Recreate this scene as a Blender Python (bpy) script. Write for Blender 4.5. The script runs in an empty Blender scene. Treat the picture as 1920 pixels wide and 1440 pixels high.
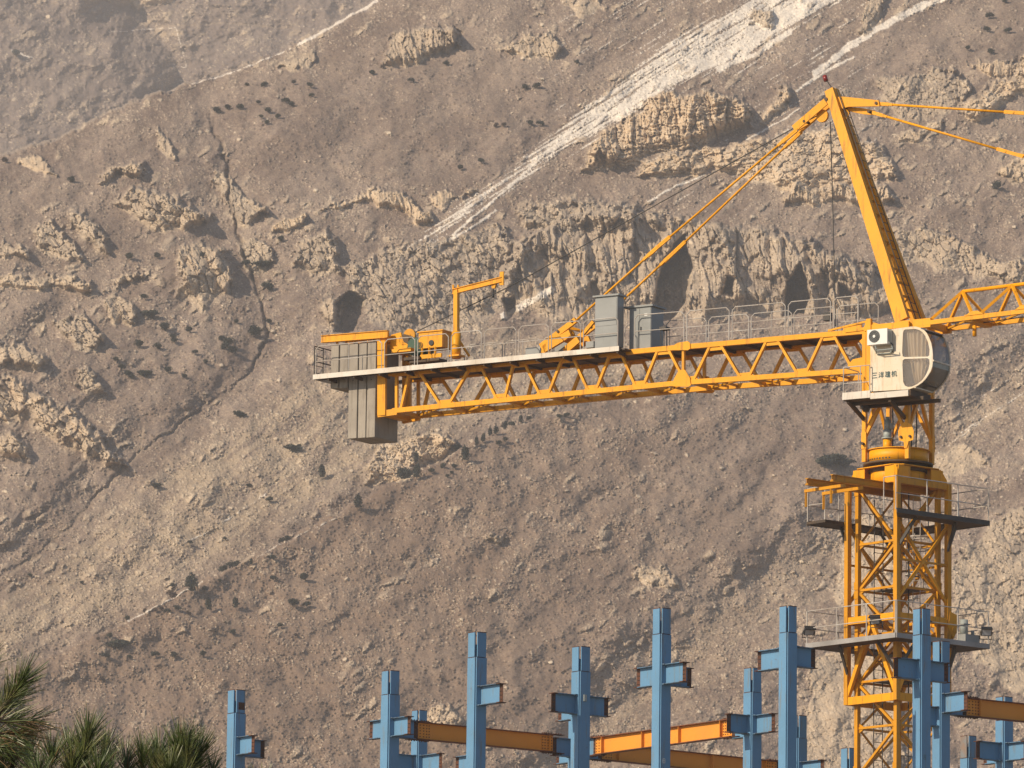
import bpy, math, random
import numpy as np
from mathutils import Vector, Matrix
S = bpy.context.scene
COL = S.collection
R_ = math.radians
# ---------------------------------------------------------------- camera
F_PX = 12000.0            # focal length in photo pixels (1920 wide)
PITCH, ROLL = R_(9.3), 0.013
CAMP = np.array([0.0, 0.0, 1.6])
_F = np.array([0, math.cos(PITCH), math.sin(PITCH)])
_U0 = np.array([0, -math.sin(PITCH), math.cos(PITCH)])
_R0 = np.array([1.0, 0, 0])
CR = math.cos(ROLL)*_R0 + math.sin(ROLL)*_U0
CU = -math.sin(ROLL)*_R0 + math.cos(ROLL)*_U0
cam = bpy.data.cameras.new('camera'); co = bpy.data.objects.new('camera', cam); COL.objects.link(co)
cam.sensor_width = 36.0; cam.lens = F_PX/1920*36.0
cam.clip_start = 0.5; cam.clip_end = 20000
co.matrix_world = Matrix(((CR[0], CU[0], -_F[0], CAMP[0]), (CR[1], CU[1], -_F[1], CAMP[1]),
                          (CR[2], CU[2], -_F[2], CAMP[2]), (0, 0, 0, 1)))
S.camera = co
# ---------------------------------------------------------------- sky, sun, exposure
SUN_EL, SUN_AZ = R_(32), math.atan2(-0.83, -0.56)     # azimuth measured from +Y towards +X
w = bpy.data.worlds.new('World'); S.world = w; w.use_nodes = True
nt = w.node_tree; nt.nodes.clear()
sky = nt.nodes.new('ShaderNodeTexSky'); sky.sky_type = 'NISHITA'; sky.sun_disc = False
sky.sun_elevation = SUN_EL; sky.sun_rotation = SUN_AZ; sky.altitude = 1500; sky.dust_density = 2.5; sky.air_density = 1.0
bg = nt.nodes.new('ShaderNodeBackground'); bg.inputs['Strength'].default_value = 0.10
ow = nt.nodes.new('ShaderNodeOutputWorld')
nt.links.new(sky.outputs[0], bg.inputs[0]); nt.links.new(bg.outputs[0], ow.inputs[0])
sl = bpy.data.lights.new('sun', 'SUN'); sl.energy = 5.0; sl.angle = R_(0.5); sl.color = (1.0, 0.83, 0.62)
so = bpy.data.objects.new('sun', sl); COL.objects.link(so)
SUND = Vector((math.sin(SUN_AZ)*math.cos(SUN_EL), math.cos(SUN_AZ)*math.cos(SUN_EL), math.sin(SUN_EL)))
so.rotation_euler = SUND.to_track_quat('Z', 'Y').to_euler(); so.location = (-60, -60, 120)
S.view_settings.view_transform = 'Standard'; S.view_settings.look = 'None'
S.view_settings.exposure = 0.27; S.view_settings.gamma = 1.0
S.render.engine = 'CYCLES'
# ---------------------------------------------------------------- helpers
def ray(px, py):
    return _F*F_PX + (px-960)*CR + (720-py)*CU
def at(px, py, Y):                       # the point of a photo pixel's line of sight at world depth Y
    d = ray(px, py); return CAMP + d*(Y/d[1])
def proj(p):
    q = np.asarray(p, float)-CAMP; z = q@_F
    return 960+F_PX*(q@CR)/z, 720-F_PX*(q@CU)/z

def link_tag(o, label=None, cat=None, group=None, kind=None):
    if label: o['label'] = label
    if cat: o['category'] = cat
    if group: o['group'] = group
    if kind: o['kind'] = kind
    return o
WORLD = {}
def empty(name, loc, label, cat, group=None):
    o = bpy.data.objects.new(name, None); COL.objects.link(o); o.location = loc
    o.empty_display_size = 0.5; WORLD[o.name] = np.array(loc, float)
    return link_tag(o, label, cat, group)

def nrm(v):
    v = np.asarray(v, float); return v/np.linalg.norm(v)
class MB:
    """collects shapes, then builds ONE mesh object (vertices given in world coordinates)"""
    def __init__(s): s.v = []; s.f = []; s.m = []; s.sm = []
    def add(s, vs, fs, mi=0, smooth=False):
        n = len(s.v); s.v += [tuple(map(float, p)) for p in vs]
        for f in fs: s.f.append([n+i for i in f]); s.m.append(mi); s.sm.append(smooth)
        return s
    def bar(s, p, q, w, h=None, up=(0, 0, 1), mi=0):
        p = np.asarray(p, float); q = np.asarray(q, float); h = w if h is None else h
        d = nrm(q-p); up = np.asarray(up, float)
        sd = np.cross(d, up)
        if np.linalg.norm(sd) < 1e-4: sd = np.cross(d, (1.0, 0.3, 0))
        sd = nrm(sd); u = np.cross(sd, d)
        vs = [b+sd*w/2*i+u*h/2*j for b in (p, q) for i, j in ((-1, -1), (1, -1), (1, 1), (-1, 1))]
        return s.add(vs, [(3, 2, 1, 0), (4, 5, 6, 7), (0, 1, 5, 4), (1, 2, 6, 5), (2, 3, 7, 6), (3, 0, 4, 7)], mi)
    def tube(s, p, q, r, n=8, r2=None, mi=0, cap=True):
        p = np.asarray(p, float); q = np.asarray(q, float); r2 = r if r2 is None else r2
        d = nrm(q-p); a = np.cross(d, (0, 0, 1.0))
        if np.linalg.norm(a) < 1e-4: a = np.array((1.0, 0, 0))
        a = nrm(a); b = np.cross(d, a); vs = []
        for c, rr in ((p, r), (q, r2)):
            for k in range(n):
                t = 2*math.pi*k/n; vs.append(c+rr*(math.cos(t)*a+math.sin(t)*b))
        s.add(vs, [(k, (k+1) % n, n+(k+1) % n, n+k) for k in range(n)], mi, n > 6)
        if cap:
            m = len(s.v)-2*n
            s.f.append([m+k for k in range(n)][::-1]); s.m.append(mi); s.sm.append(False)
            s.f.append([m+n+k for k in range(n)]); s.m.append(mi); s.sm.append(False)
        return s
    def path(s, pts, r, n=6, mi=0):
        for a, b in zip(pts[:-1], pts[1:]): s.tube(a, b, r, n, mi=mi)
        return s
    def prism(s, poly, ext, mi=0):          # polygon (world points) swept along ext
        poly = [np.asarray(p, float) for p in poly]; ext = np.asarray(ext, float); n = len(poly)
        s.add([*poly, *[p+ext for p in poly]],
              [tuple(range(n))[::-1], tuple(range(n, 2*n))] + [(k, (k+1) % n, n+(k+1) % n, n+k) for k in range(n)], mi)
        return s
    def box(s, c, ex, ey, ez, mi=0):        # centre and three half-extent vectors
        c, ex, ey, ez = (np.asarray(t, float) for t in (c, ex, ey, ez))
        vs = [c+i*ex+j*ey+k*ez for k in (-1, 1) for i, j in ((-1, -1), (1, -1), (1, 1), (-1, 1))]
        return s.add(vs, [(3, 2, 1, 0), (4, 5, 6, 7), (0, 1, 5, 4), (1, 2, 6, 5), (2, 3, 7, 6), (3, 0, 4, 7)], mi)
    def ibeam(s, p, q, h, b, tw=.014, tf=.024, mi=0, mif=None):     # upright I section
        p = np.asarray(p, float); q = np.asarray(q, float); z = np.array((0, 0, 1.0)); mif = mi if mif is None else mif
        s.bar(p, q, tw, h-2*tf-.002, mi=mi)
        s.bar(p+z*(h-tf)/2, q+z*(h-tf)/2, b, tf, mi=mif); s.bar(p-z*(h-tf)/2, q-z*(h-tf)/2, b, tf, mi=mif)
        return s
    def build(s, name, mats, parent=None, label=None, cat=None, group=None, kind=None, bevel=0):
        import bmesh
        V = np.array(s.v); c = (V.min(0)+V.max(0))/2
        if parent is None and cat: c[2] = V[:, 2].min()
        me = bpy.data.meshes.new(name)
        me.from_pydata([tuple(p) for p in (V-c)], [], s.f)
        bm = bmesh.new(); bm.from_mesh(me); bmesh.ops.recalc_face_normals(bm, faces=bm.faces[:]); bm.to_mesh(me); bm.free()
        if not isinstance(mats, (list, tuple)): mats = [mats]
        for m in mats: me.materials.append(m)
        me.polygons.foreach_set('material_index', s.m); me.polygons.foreach_set('use_smooth', s.sm)
        o = bpy.data.objects.new(name, me); COL.objects.link(o)
        pw = np.zeros(3) if parent is None else WORLD[parent.name]
        o.location = tuple(c-pw); WORLD[o.name] = c
        if parent is not None: o.parent = parent
        if bevel:
            b = o.modifiers.new('bevel', 'BEVEL'); b.width = bevel; b.segments = 2; b.limit_method = 'ANGLE'
        return link_tag(o, label, cat, group, kind)

def node_mat(name, rough=0.6, metal=0.0):
    m = bpy.data.materials.new(name); m.use_nodes = True; n = m.node_tree.nodes
    b = n['Principled BSDF']; b.inputs['Roughness'].default_value = rough; b.inputs['Metallic'].default_value = metal
    return m, n, m.node_tree.links, b
def noise(n, l, vec, scale, detail=6, rough=.6, dist=0.0):
    t = n.new('ShaderNodeTexNoise'); t.inputs['Scale'].default_value = scale; t.inputs['Detail'].default_value = detail
    t.inputs['Roughness'].default_value = rough; t.inputs['Distortion'].default_value = dist
    if vec is not None: l.new(vec, t.inputs['Vector'])
    return t.outputs['Fac']
def ramp(n, l, fac, stops):
    r = n.new('ShaderNodeValToRGB'); e = r.color_ramp.elements
    while len(e) < len(stops): e.new(0.5)
    for k, (p, c) in enumerate(stops):
        e[k].position = p; e[k].color = (*c, 1) if len(c) == 3 else c
    l.new(fac, r.inputs[0]); return r.outputs[0]
def mix(n, l, fac, a, b, mode='MIX'):
    x = n.new('ShaderNodeMix'); x.data_type = 'RGBA'; x.blend_type = mode
    for sck, val in ((x.inputs[0], fac), (x.inputs[6], a), (x.inputs[7], b)):
        if hasattr(val, 'links'): l.new(val, sck)
        elif isinstance(val, (int, float)): sck.default_value = val
        else: sck.default_value = (*val, 1)
    return x.outputs[2]
def mth(n, l, op, a, b=0.0, clamp=False):
    x = n.new('ShaderNodeMath'); x.operation = op; x.use_clamp = clamp
    for sck, val in ((x.inputs[0], a), (x.inputs[1], b)):
        if hasattr(val, 'links'): l.new(val, sck)
        else: sck.default_value = val
    return x.outputs[0]
def geo_pos(n): return n.new('ShaderNodeNewGeometry').outputs['Position']
def painted(name, base, worn, grime=(.03, .02, .012), rough=.5, wear=.62, grime_amt=.55, scale=2.2, streak=True):
    """painted steel: patchy fading, vertical run-off streaks and chips of rust"""
    m, n, l, b = node_mat(name, rough)
    pos = geo_pos(n)
    mp = n.new('ShaderNodeMapping'); mp.inputs['Scale'].default_value = (7, 7, .8); l.new(pos, mp.inputs['Vector'])
    c = mix(n, l, ramp(n, l, noise(n, l, pos, scale*.5, 4), [(.35, (0, 0, 0)), (.7, (1, 1, 1))]), base, worn)
    st = ramp(n, l, noise(n, l, mp.outputs[0], 1.0, 6, .65), [(wear, (0, 0, 0)), (wear+.16, (1, 1, 1))])
    c = mix(n, l, mth(n, l, 'MULTIPLY', st, grime_amt), c, grime)
    ch = ramp(n, l, noise(n, l, pos, scale*5, 8, .7), [(.63, (0, 0, 0)), (.70, (1, 1, 1))])
    c = mix(n, l, mth(n, l, 'MULTIPLY', ch, grime_amt), c, (.10, .035, .012))
    l.new(c, b.inputs['Base Color']); b.inputs['Specular IOR Level'].default_value = .28
    bp = n.new('ShaderNodeBump'); bp.inputs['Strength'].default_value = .15; bp.inputs['Distance'].default_value = .02
    l.new(noise(n, l, pos, 14, 5), bp.inputs['Height']); l.new(bp.outputs[0], b.inputs['Normal'])
    return m
# ================================================================ THE MOUNTAIN
# Grid of sight-line samples; every vertex stands on a 35 degree mountainside 1 to 1.5 km away,
# raised or sunk by crags, gullies, spurs, boulders and scree (relief in metres).
def axis(lo, hi, step, far_lo, far_hi, slow=1.012, reach=750):
    a = list(np.arange(lo, hi, step)); x = lo; g = step
    pre = []
    while x > far_lo: g *= slow if lo-x < reach else 1.12; x -= g; pre.append(x)
    x = a[-1]; g = step; post = []
    while x < far_hi: g *= slow if x-hi < reach else 1.12; x += g; post.append(x)
    return np.array(pre[::-1]+a+post)
STEP = 1.45
gx = axis(-60, 1980, STEP, -4200, 6200)
gy = axis(-50, 1490, STEP, -800, 2500, 1.04, 150)
X, Y = np.meshgrid(gx, gy)
X = X.astype(np.float32); Y = Y.astype(np.float32)
_rng = np.random.default_rng(7)
_ang = _rng.uniform(0, 2*np.pi, (256, 256)).astype(np.float32); _GX, _GY = np.cos(_ang), np.sin(_ang)
_RND = _rng.random((3, 256, 256)).astype(np.float32)
def perlin(x, y, sd=0):
    xi = np.floor(x).astype(np.int32); yi = np.floor(y).astype(np.int32)
    fx = x-xi; fy = y-yi; xi = xi+sd*37; yi = yi+sd*91
    u = fx*fx*fx*(fx*(fx*6-15)+10); v = fy*fy*fy*(fy*(fy*6-15)+10)
    x0 = xi & 255; x1 = (xi+1) & 255; y0 = yi & 255; y1 = (yi+1) & 255
    a = _GX[x0, y0]*fx+_GY[x0, y0]*fy; b = _GX[x1, y0]*(fx-1)+_GY[x1, y0]*fy
    c = _GX[x0, y1]*fx+_GY[x0, y1]*(fy-1); d = _GX[x1, y1]*(fx-1)+_GY[x1, y1]*(fy-1)
    a = a+u*(b-a); c = c+u*(d-c); return (a+v*(c-a))*1.5
def fbm(x, y, oct=5, sd=0, g=.5, lac=2.03):
    s = 0; a = 1.0
    for k in range(oct): s = s+a*perlin(x, y, sd+k*5); x = x*lac; y = y*lac; a *= g
    return s
def ridged(x, y, oct=5, sd=0, g=.5, lac=2.1):
    s = 0; a = 1.0
    for k in range(oct): s = s+a*(1-2*np.abs(perlin(x, y, sd+k*7))); x = x*lac; y = y*lac; a *= g
    return s
def worley(x, y, sd=0):
    """F1, F2-F1 and a random value of the nearest cell"""
    xi = np.floor(x).astype(np.int32); yi = np.floor(y).astype(np.int32)
    f1 = np.full(x.shape, 9, np.float32); f2 = f1.copy(); cv = np.zeros_like(f1); vx = cv.copy(); vy = cv.copy()
    for dx in (-1, 0, 1):
        for dy in (-1, 0, 1):
            cx = xi+dx; cy = yi+dy; hx = (cx+sd*53) & 255; hy = (cy+sd*29) & 255
            ox = cx+_RND[0][hx, hy]-x; oy = cy+_RND[1][hx, hy]-y; d = np.hypot(ox, oy)
            m = d < f1; vx = np.where(m, ox, vx); vy = np.where(m, oy, vy)
            f2 = np.where(m, f1, np.minimum(f2, d)); cv = np.where(m, _RND[2][hx, hy], cv); f1 = np.where(m, d, f1)
    # a plane tilted at random across each cell gives angular facets
    fac = ((cv*917) % 1-.5)*vx+((cv*3571) % 1-.5)*vy
    return f1, f2-f1, cv, fac
def sst(a, b, x):
    t = np.clip((x-a)/(b-a), 0, 1); return t*t*(3-2*t)
def rot(x, y, deg, sx, sy):
    c, s = math.cos(R_(deg)), math.sin(R_(deg)); return (x*c+y*s)/sx, (-x*s+y*c)/sy
def poly_dist(px, py, poly):
    """signed distance (inside positive) to a closed polygon"""
    n = len(poly); d = np.full(px.shape, 1e9, np.float32); ins = np.zeros(px.shape, bool)
    for i in range(n):
        ax, ay = poly[i]; bx, by = poly[(i+1) % n]; ex, ey = bx-ax, by-ay
        wx, wy = px-ax, py-ay; t = np.clip((wx*ex+wy*ey)/(ex*ex+ey*ey+1e-9), 0, 1)
        d = np.minimum(d, (wx-ex*t)**2+(wy-ey*t)**2)
        c = ((ay <= py) & (by > py)) | ((by <= py) & (ay > py))
        ins ^= c & (px < ax+(py-ay)/(by-ay+1e-9)*ex)
    d = np.sqrt(d); return np.where(ins, d, -d)
def line_dist(px, py, pts):
    """distance to a polyline, signed (positive = right of travel in picture axes) and travel 0..1"""
    d = np.full(px.shape, 1e9, np.float32); sg = np.zeros(px.shape, np.float32); tt = np.zeros(px.shape, np.float32)
    n = len(pts)-1
    for i in range(n):
        ax, ay = pts[i]; bx, by = pts[i+1]; ex, ey = bx-ax, by-ay; L = math.hypot(ex, ey)
        wx, wy = px-ax, py-ay; t = np.clip((wx*ex+wy*ey)/(L*L), 0, 1)
        q = np.hypot(wx-ex*t, wy-ey*t); m = q < d
        d = np.where(m, q, d); sg = np.where(m, np.sign(ex*wy-ey*wx), sg); tt = np.where(m, (i+t)/n, tt)
    return d, sg, tt
def window(box, pad=40):
    x0, y0, x1, y1 = box
    i = np.searchsorted(gx, [x0-pad, x1+pad]); j = np.searchsorted(gy, [y0-pad, y1+pad])
    return slice(j[0], j[1]), slice(i[0], i[1])

# slowly wandering copies of the coordinates, so that no edge is straight
SX_ = X+3.2*perlin(X/34, Y/34, 3)+.8*perlin(X/9, Y/9, 4); SY_ = Y+3.2*perlin(X/34, Y/34, 5)+.8*perlin(X/9, Y/9, 6)
WX = X+6*perlin(X/28, Y/28, 3)+2.6*perlin(X/9, Y/9, 4)+1.0*perlin(X/3.5, Y/3.5, 44)
WY = Y+6*perlin(X/28, Y/28, 5)+2.6*perlin(X/9, Y/9, 6)+1.0*perlin(X/3.5, Y/3.5, 45)
D = np.zeros_like(X)                     # relief, metres towards the valley
ROCK = np.zeros_like(X); BEIGE = np.zeros_like(X); SNOW = np.zeros_like(X); SCREE = np.zeros_like(X); DIRT = np.zeros_like(X)

# --- large shape: the skyline of the far ridge, the near spur, buttresses and gullies
RIDGE = [(-5200, 1500), (-900, 560), (-200, 345), (0, 292), (110, 262), (200, 212), (290, 178), (345, 160), (420, 140), (470, 118), (540, 88), (610, 60), (700, 8), (800, -50), (1000, -160), (1600, -500), (2600, -1400)]
d, sg, t = line_dist(WX, WY, RIDGE)
far = sst(-2.5, 2.5, d*-sg)            # 1 beyond the ridge
D += -1700*far
D += -14*np.exp(-np.maximum(d*sg, 0)/60)*(1-far)      # the slope rounds off to its crest
RIDGE_D, RIDGE_S = d, sg
# valley and gullies of the far mountain
d, sg, t = line_dist(WX, WY, [(360, -200), (250, 10), (300, 70), (325, 110), (335, 160), (340, 240)])
D += far*13**0+far*20*sst(4, 110, d*(sg > 0))
D += far*(-9*np.exp(-(d/22)**2) + 16*sst(0, 300, d)*(sg > 0) + 10*sst(0, 200, d)*(sg < 0))
d, sg, t = line_dist(WX, WY, [(150, 20), (205, 75), (260, 110), (325, 150)])
D += far*(5*np.exp(-(d/22)**2))
D += far*(4*ridged(X/150, Y/120, 3, 60)+.9*ridged(X/26, Y/20, 3, 61))
# spur crest at the lower left
CREST = [(-900, 1640), (-200, 1370), (0, 1262), (110, 1225), (230, 1172), (300, 1130), (350, 1104), (400, 1078), (470, 1046), (530, 1016), (600, 980), (660, 950), (700, 925), (745, 903), (800, 878), (860, 845), (900, 822), (950, 803), (1010, 788), (1080, 770), (1180, 745)]
d, sg, t = line_dist(WX, WY, CREST)
inside = sst(-2, 3, d*sg)
fade = 1-sst(600, 1800, X+(Y-800)*.15)*.999-.0*t; tipf = 1-sst(1050, 1250, X+(Y-790)*1.6*0)*sst(60, 0, d)
D += 20*inside*fade*tipf*np.exp(-np.maximum(d-200, 0)/4000)+3*np.exp(-(d/90)**2)*inside
SPUR = inside*fade; CREST_D, CREST_S, CREST_T = d, sg, t
# main ravine right of the spur
d, sg, t = line_dist(WX, WY, [(2050, 590), (1920, 700), (1840, 775), (1760, 830), (1640, 960), (1560, 1050), (1430, 1130), (1290, 1235), (1130, 1370), (980, 1540)])
D += -7*np.exp(-(d/75)**2)+5*sst(0, 260, d)*(sg < 0)*np.exp(-(d/600)**2); RAV = np.exp(-(d/55)**2)
# ravine of the left slope
d, sg, t = line_dist(WX, WY, [(380, 170), (398, 235), (425, 300), (430, 380), (448, 445), (468, 500), (488, 560), (503, 625), (470, 700), (330, 800), (262, 850), (205, 905), (130, 990), (60, 1045), (-60, 1120)])
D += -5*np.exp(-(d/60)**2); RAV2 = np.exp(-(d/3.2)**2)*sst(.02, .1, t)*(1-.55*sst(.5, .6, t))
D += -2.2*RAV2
# big rolling relief; spurs run down to the lower left
a, b = rot(WX, WY, -38, 260, 95)
D += 1.9*fbm(a, b, 2, 11)*(1-.3*far)
D += 1.7*fbm(X/70, Y/60, 3, 15)
# the broad scree fan lit from the left
FAN = sst(-10, 60, poly_dist(WX, WY, [(900, 600), (760, 640), (640, 640), (540, 700), (420, 800), (290, 870), (180, 960), (60, 1080), (-200, 1200), (-200, 1400), (60, 1230), (250, 1160), (520, 1010), (760, 880), (900, 800), (1080, 740), (1300, 720), (1300, 640)]))
# --- crags: polygon, height, rib angle, stretch across / along the ribs, colour, small scale roughness
CRAGS = [
 ([(712, 98), (735, 68), (790, 42), (850, 48), (868, 75), (852, 100), (800, 118), (760, 134), (722, 127)], 9, 82, 7, 40, .45, 1.0),
 ([(955, 92), (975, 60), (1030, 55), (1052, 85), (1040, 110), (985, 112)], 5, 80, 8, 30, .5, .8),
 ([(528, 118), (560, 88), (590, 95), (588, 132), (550, 136)], 3.5, 70, 8, 22, .3, .6),
 ([(180, 347), (202, 312), (245, 292), (278, 312), (270, 336), (225, 330), (198, 352)], 7, 60, 9, 24, .6, 1),
 ([(215, 378), (240, 352), (300, 352), (352, 380), (398, 402), (388, 432), (332, 432), (302, 454), (268, 426), (225, 396)], 9, 60, 12, 36, .45, 1),
 ([(388, 335), (410, 312), (440, 350), (482, 375), (508, 396), (470, 424), (434, 420), (418, 372)], 5, 68, 10, 30, .25, .9),
 ([(513, 433), (515, 420), (570, 397), (588, 405), (575, 416), (540, 433)], 5, -18, 40, 8, .75, .6),
 ([(600, 392), (640, 380), (680, 358), (736, 350), (772, 373), (812, 411), (780, 417), (735, 387), (690, 384), (640, 392)], 4.5, -10, 26, 8, .85, .7),
 ([(798, 380), (800, 357), (850, 360), (896, 358), (870, 372), (830, 392)], 2.5, 2, 40, 5, .9, .5),
 ([(545, 472), (560, 440), (612, 428), (642, 460), (638, 512), (602, 532), (560, 502)], 8, 72, 12, 40, .25, 1),
 ([(320, 472), (350, 454), (418, 460), (442, 510), (446, 552), (430, 572), (402, 560), (386, 592), (330, 560), (333, 510)], 9, 75, 13, 46, .5, 1),
 ([(440, 470), (480, 440), (520, 480), (500, 520), (460, 510)], 4, 70, 10, 30, .2, .9),
 ([(596, 560), (622, 541), (640, 548), (648, 600), (640, 625), (600, 615)], 9, 80, 12, 50, .4, .8),
 ([(118, 400), (150, 385), (190, 430), (222, 480), (190, 488), (150, 450)], 6, 52, 8, 30, .35, 1),
 ([(60, 420), (95, 410), (140, 455), (160, 490), (110, 492), (70, 470)], 5, 52, 9, 30, .35, 1),
 ([(0, 452), (40, 450), (55, 480), (20, 490), (-30, 480)], 4, 60, 9, 24, .4, .9),
 ([(-40, 528), (0, 514), (60, 520), (100, 512), (170, 528), (175, 548), (90, 546), (40, 540), (-40, 545)], 4.5, 80, 8, 16, .65, .7),
 ([(182, 545), (230, 520), (268, 512), (262, 532), (215, 545)], 4, 80, 8, 14, .6, .7),
 ([(195, 560), (228, 552), (262, 590), (250, 622), (212, 606)], 5, 62, 9, 30, .45, .9),
 ([(100, 600), (150, 590), (200, 640), (160, 660), (110, 640)], 5.5, 48, 9, 30, .3, 1),
 ([(-30, 640), (0, 636), (50, 640), (95, 670), (80, 700), (30, 690), (-40, 700)], 7, 50, 14, 34, .35, .9),
 ([(130, 690), (170, 690), (205, 740), (180, 745), (140, 720)], 5, 50, 12, 30, .3, .8),
 ([(0, 705), (60, 716), (132, 760), (202, 822), (240, 872), (200, 884), (140, 856), (92, 832), (50, 800), (0, 795), (-60, 760), (-60, 700)], 8, 48, 12, 34, .7, 1.15),
 ([(-30, 815), (30, 808), (60, 838), (50, 868), (0, 868), (-40, 850)], 6, 50, 12, 26, .6, 1),
 ([(688, 905), (690, 868), (722, 832), (780, 812), (862, 818), (852, 850), (800, 872), (760, 902), (700, 915)], 5, 62, 9, 22, .9, .9),
 ([(1090, 322), (1096, 290), (1112, 258), (1170, 208), (1240, 174), (1312, 167), (1392, 180), (1424, 208), (1402, 240), (1334, 268), (1290, 292), (1225, 290), (1200, 312), (1120, 328)], 12, 86, 12, 30, 1.0, 1.0),
 ([(1418, 240), (1440, 190), (1460, 160), (1480, 152), (1496, 175), (1478, 205), (1440, 232)], 6, 70, 10, 24, .9, .7),
 ([(1178, 335), (1210, 300), (1300, 276), (1404, 258), (1560, 235), (1662, 275), (1690, 330), (1640, 352), (1560, 366), (1480, 362), (1400, 345), (1330, 325), (1250, 345)], 7, 84, 13, 17, .95, .9),
 ([(1440, 372), (1480, 350), (1560, 340), (1650, 338), (1700, 370), (1640, 392), (1550, 388), (1470, 392)], 6, 6, 30, 7, .75, .9),
 ([(930, 520), (980, 440), (1050, 400), (1200, 395), (1400, 420), (1500, 440), (1640, 500), (1720, 560), (1630, 604), (1500, 596), (1300, 606), (1040, 610), (950, 570)], 12.2, 84, 16, 60, .35, 1.15),
 ([(960, 392), (1000, 370), (1080, 372), (1200, 380), (1190, 430), (1080, 440), (980, 440)], 6, 70, 10, 26, .25, 1.3),
 ([(640, 500), (720, 470), (850, 440), (940, 420), (990, 470), (960, 560), (900, 620), (720, 630), (660, 560)], 5, 60, 9, 30, .2, 1.2),
 ([(1640, 150), (1690, 140), (1750, 130), (1800, 140), (1830, 160), (1800, 200), (1740, 232), (1680, 218), (1650, 190)], 4.5, 75, 9, 18, .3, .9),
 ([(1790, 215), (1800, 185), (1850, 160), (1930, 110), (2000, 110), (2000, 190), (1905, 190), (1870, 215), (1830, 240)], 7, 78, 12, 18, .9, .9),
 ([(1800, 110), (1860, 120), (1960, 100), (1960, 140), (1850, 150)], 4, 5, 30, 7, .8, .8),
 ([(1680, 262), (1730, 232), (1770, 226), (1760, 250), (1700, 268)], 3, 60, 9, 18, .6, .7),
 ([(1860, 320), (1930, 270), (1980, 280), (1980, 330), (1900, 345)], 5, 60, 9, 20, .7, .9),
 ([(1640, 440), (1720, 420), (1800, 445), (1860, 480), (1930, 500), (1980, 560), (1900, 540), (1740, 500), (1660, 500)], 4.5, 70, 11, 30, .45, 1),
 ([(1400, 22), (1430, 10), (1452, 22), (1440, 48), (1408, 52)], 5, 75, 8, 20, .4, .7),
 ([(1608, 60), (1622, 10), (1640, -30), (1660, -20), (1650, 40), (1630, 72)], 5, 100, 8, 26, .4, .7),
 ([(1045, -30), (1120, -20), (1140, 20), (1090, 40), (1050, 10)], 3, 70, 10, 20, .4, .8),
 ([(1780, 1060), (1840, 1000), (1930, 930), (1990, 900), (1990, 1330), (1900, 1300), (1830, 1240), (1790, 1150)], 2.6, 60, 9, 22, .35, 1.1),
 ([(1560, 1120), (1590, 1000), (1640, 950), (1700, 1020), (1660, 1110), (1610, 1180)], 2.2, 60, 9, 22, .5, 1),
 ([(1520, 1240), (1600, 1200), (1680, 1240), (1700, 1500), (1500, 1500)], 2, 50, 9, 20, .5, .9),
 ([(1180, 1080), (1195, 1062), (1240, 1058), (1290, 1100), (1250, 1110), (1200, 1095)], 2.5, 60, 7, 14, .5, .9),
 ([(775, 1345), (800, 1325), (850, 1322), (872, 1350), (860, 1385), (800, 1378)], 3, 40, 8, 12, .6, .9),
 ([(905, 1010), (930, 995), (955, 1012), (935, 1026)], 2.2, 50, 7, 10, .4, .8),
 ([(280, 240), (300, 232), (330, 280), (322, 300), (295, 275)], 3.5, 70, 7, 20, .4, .8),
 ([(32, 300), (60, 292), (110, 320), (118, 335), (80, 330)], 3, 20, 8, 14, .7, .7),
 ([(150, 5), (260, -30), (370, -30), (330, 8), (280, 20), (220, 8)], 6, 70, 9, 20, .55, .9),
 ([(1700, 870), (1800, 830), (1860, 860), (1800, 900), (1720, 905)], 1.8, 30, 12, 12, .4, .9),
]
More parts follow.
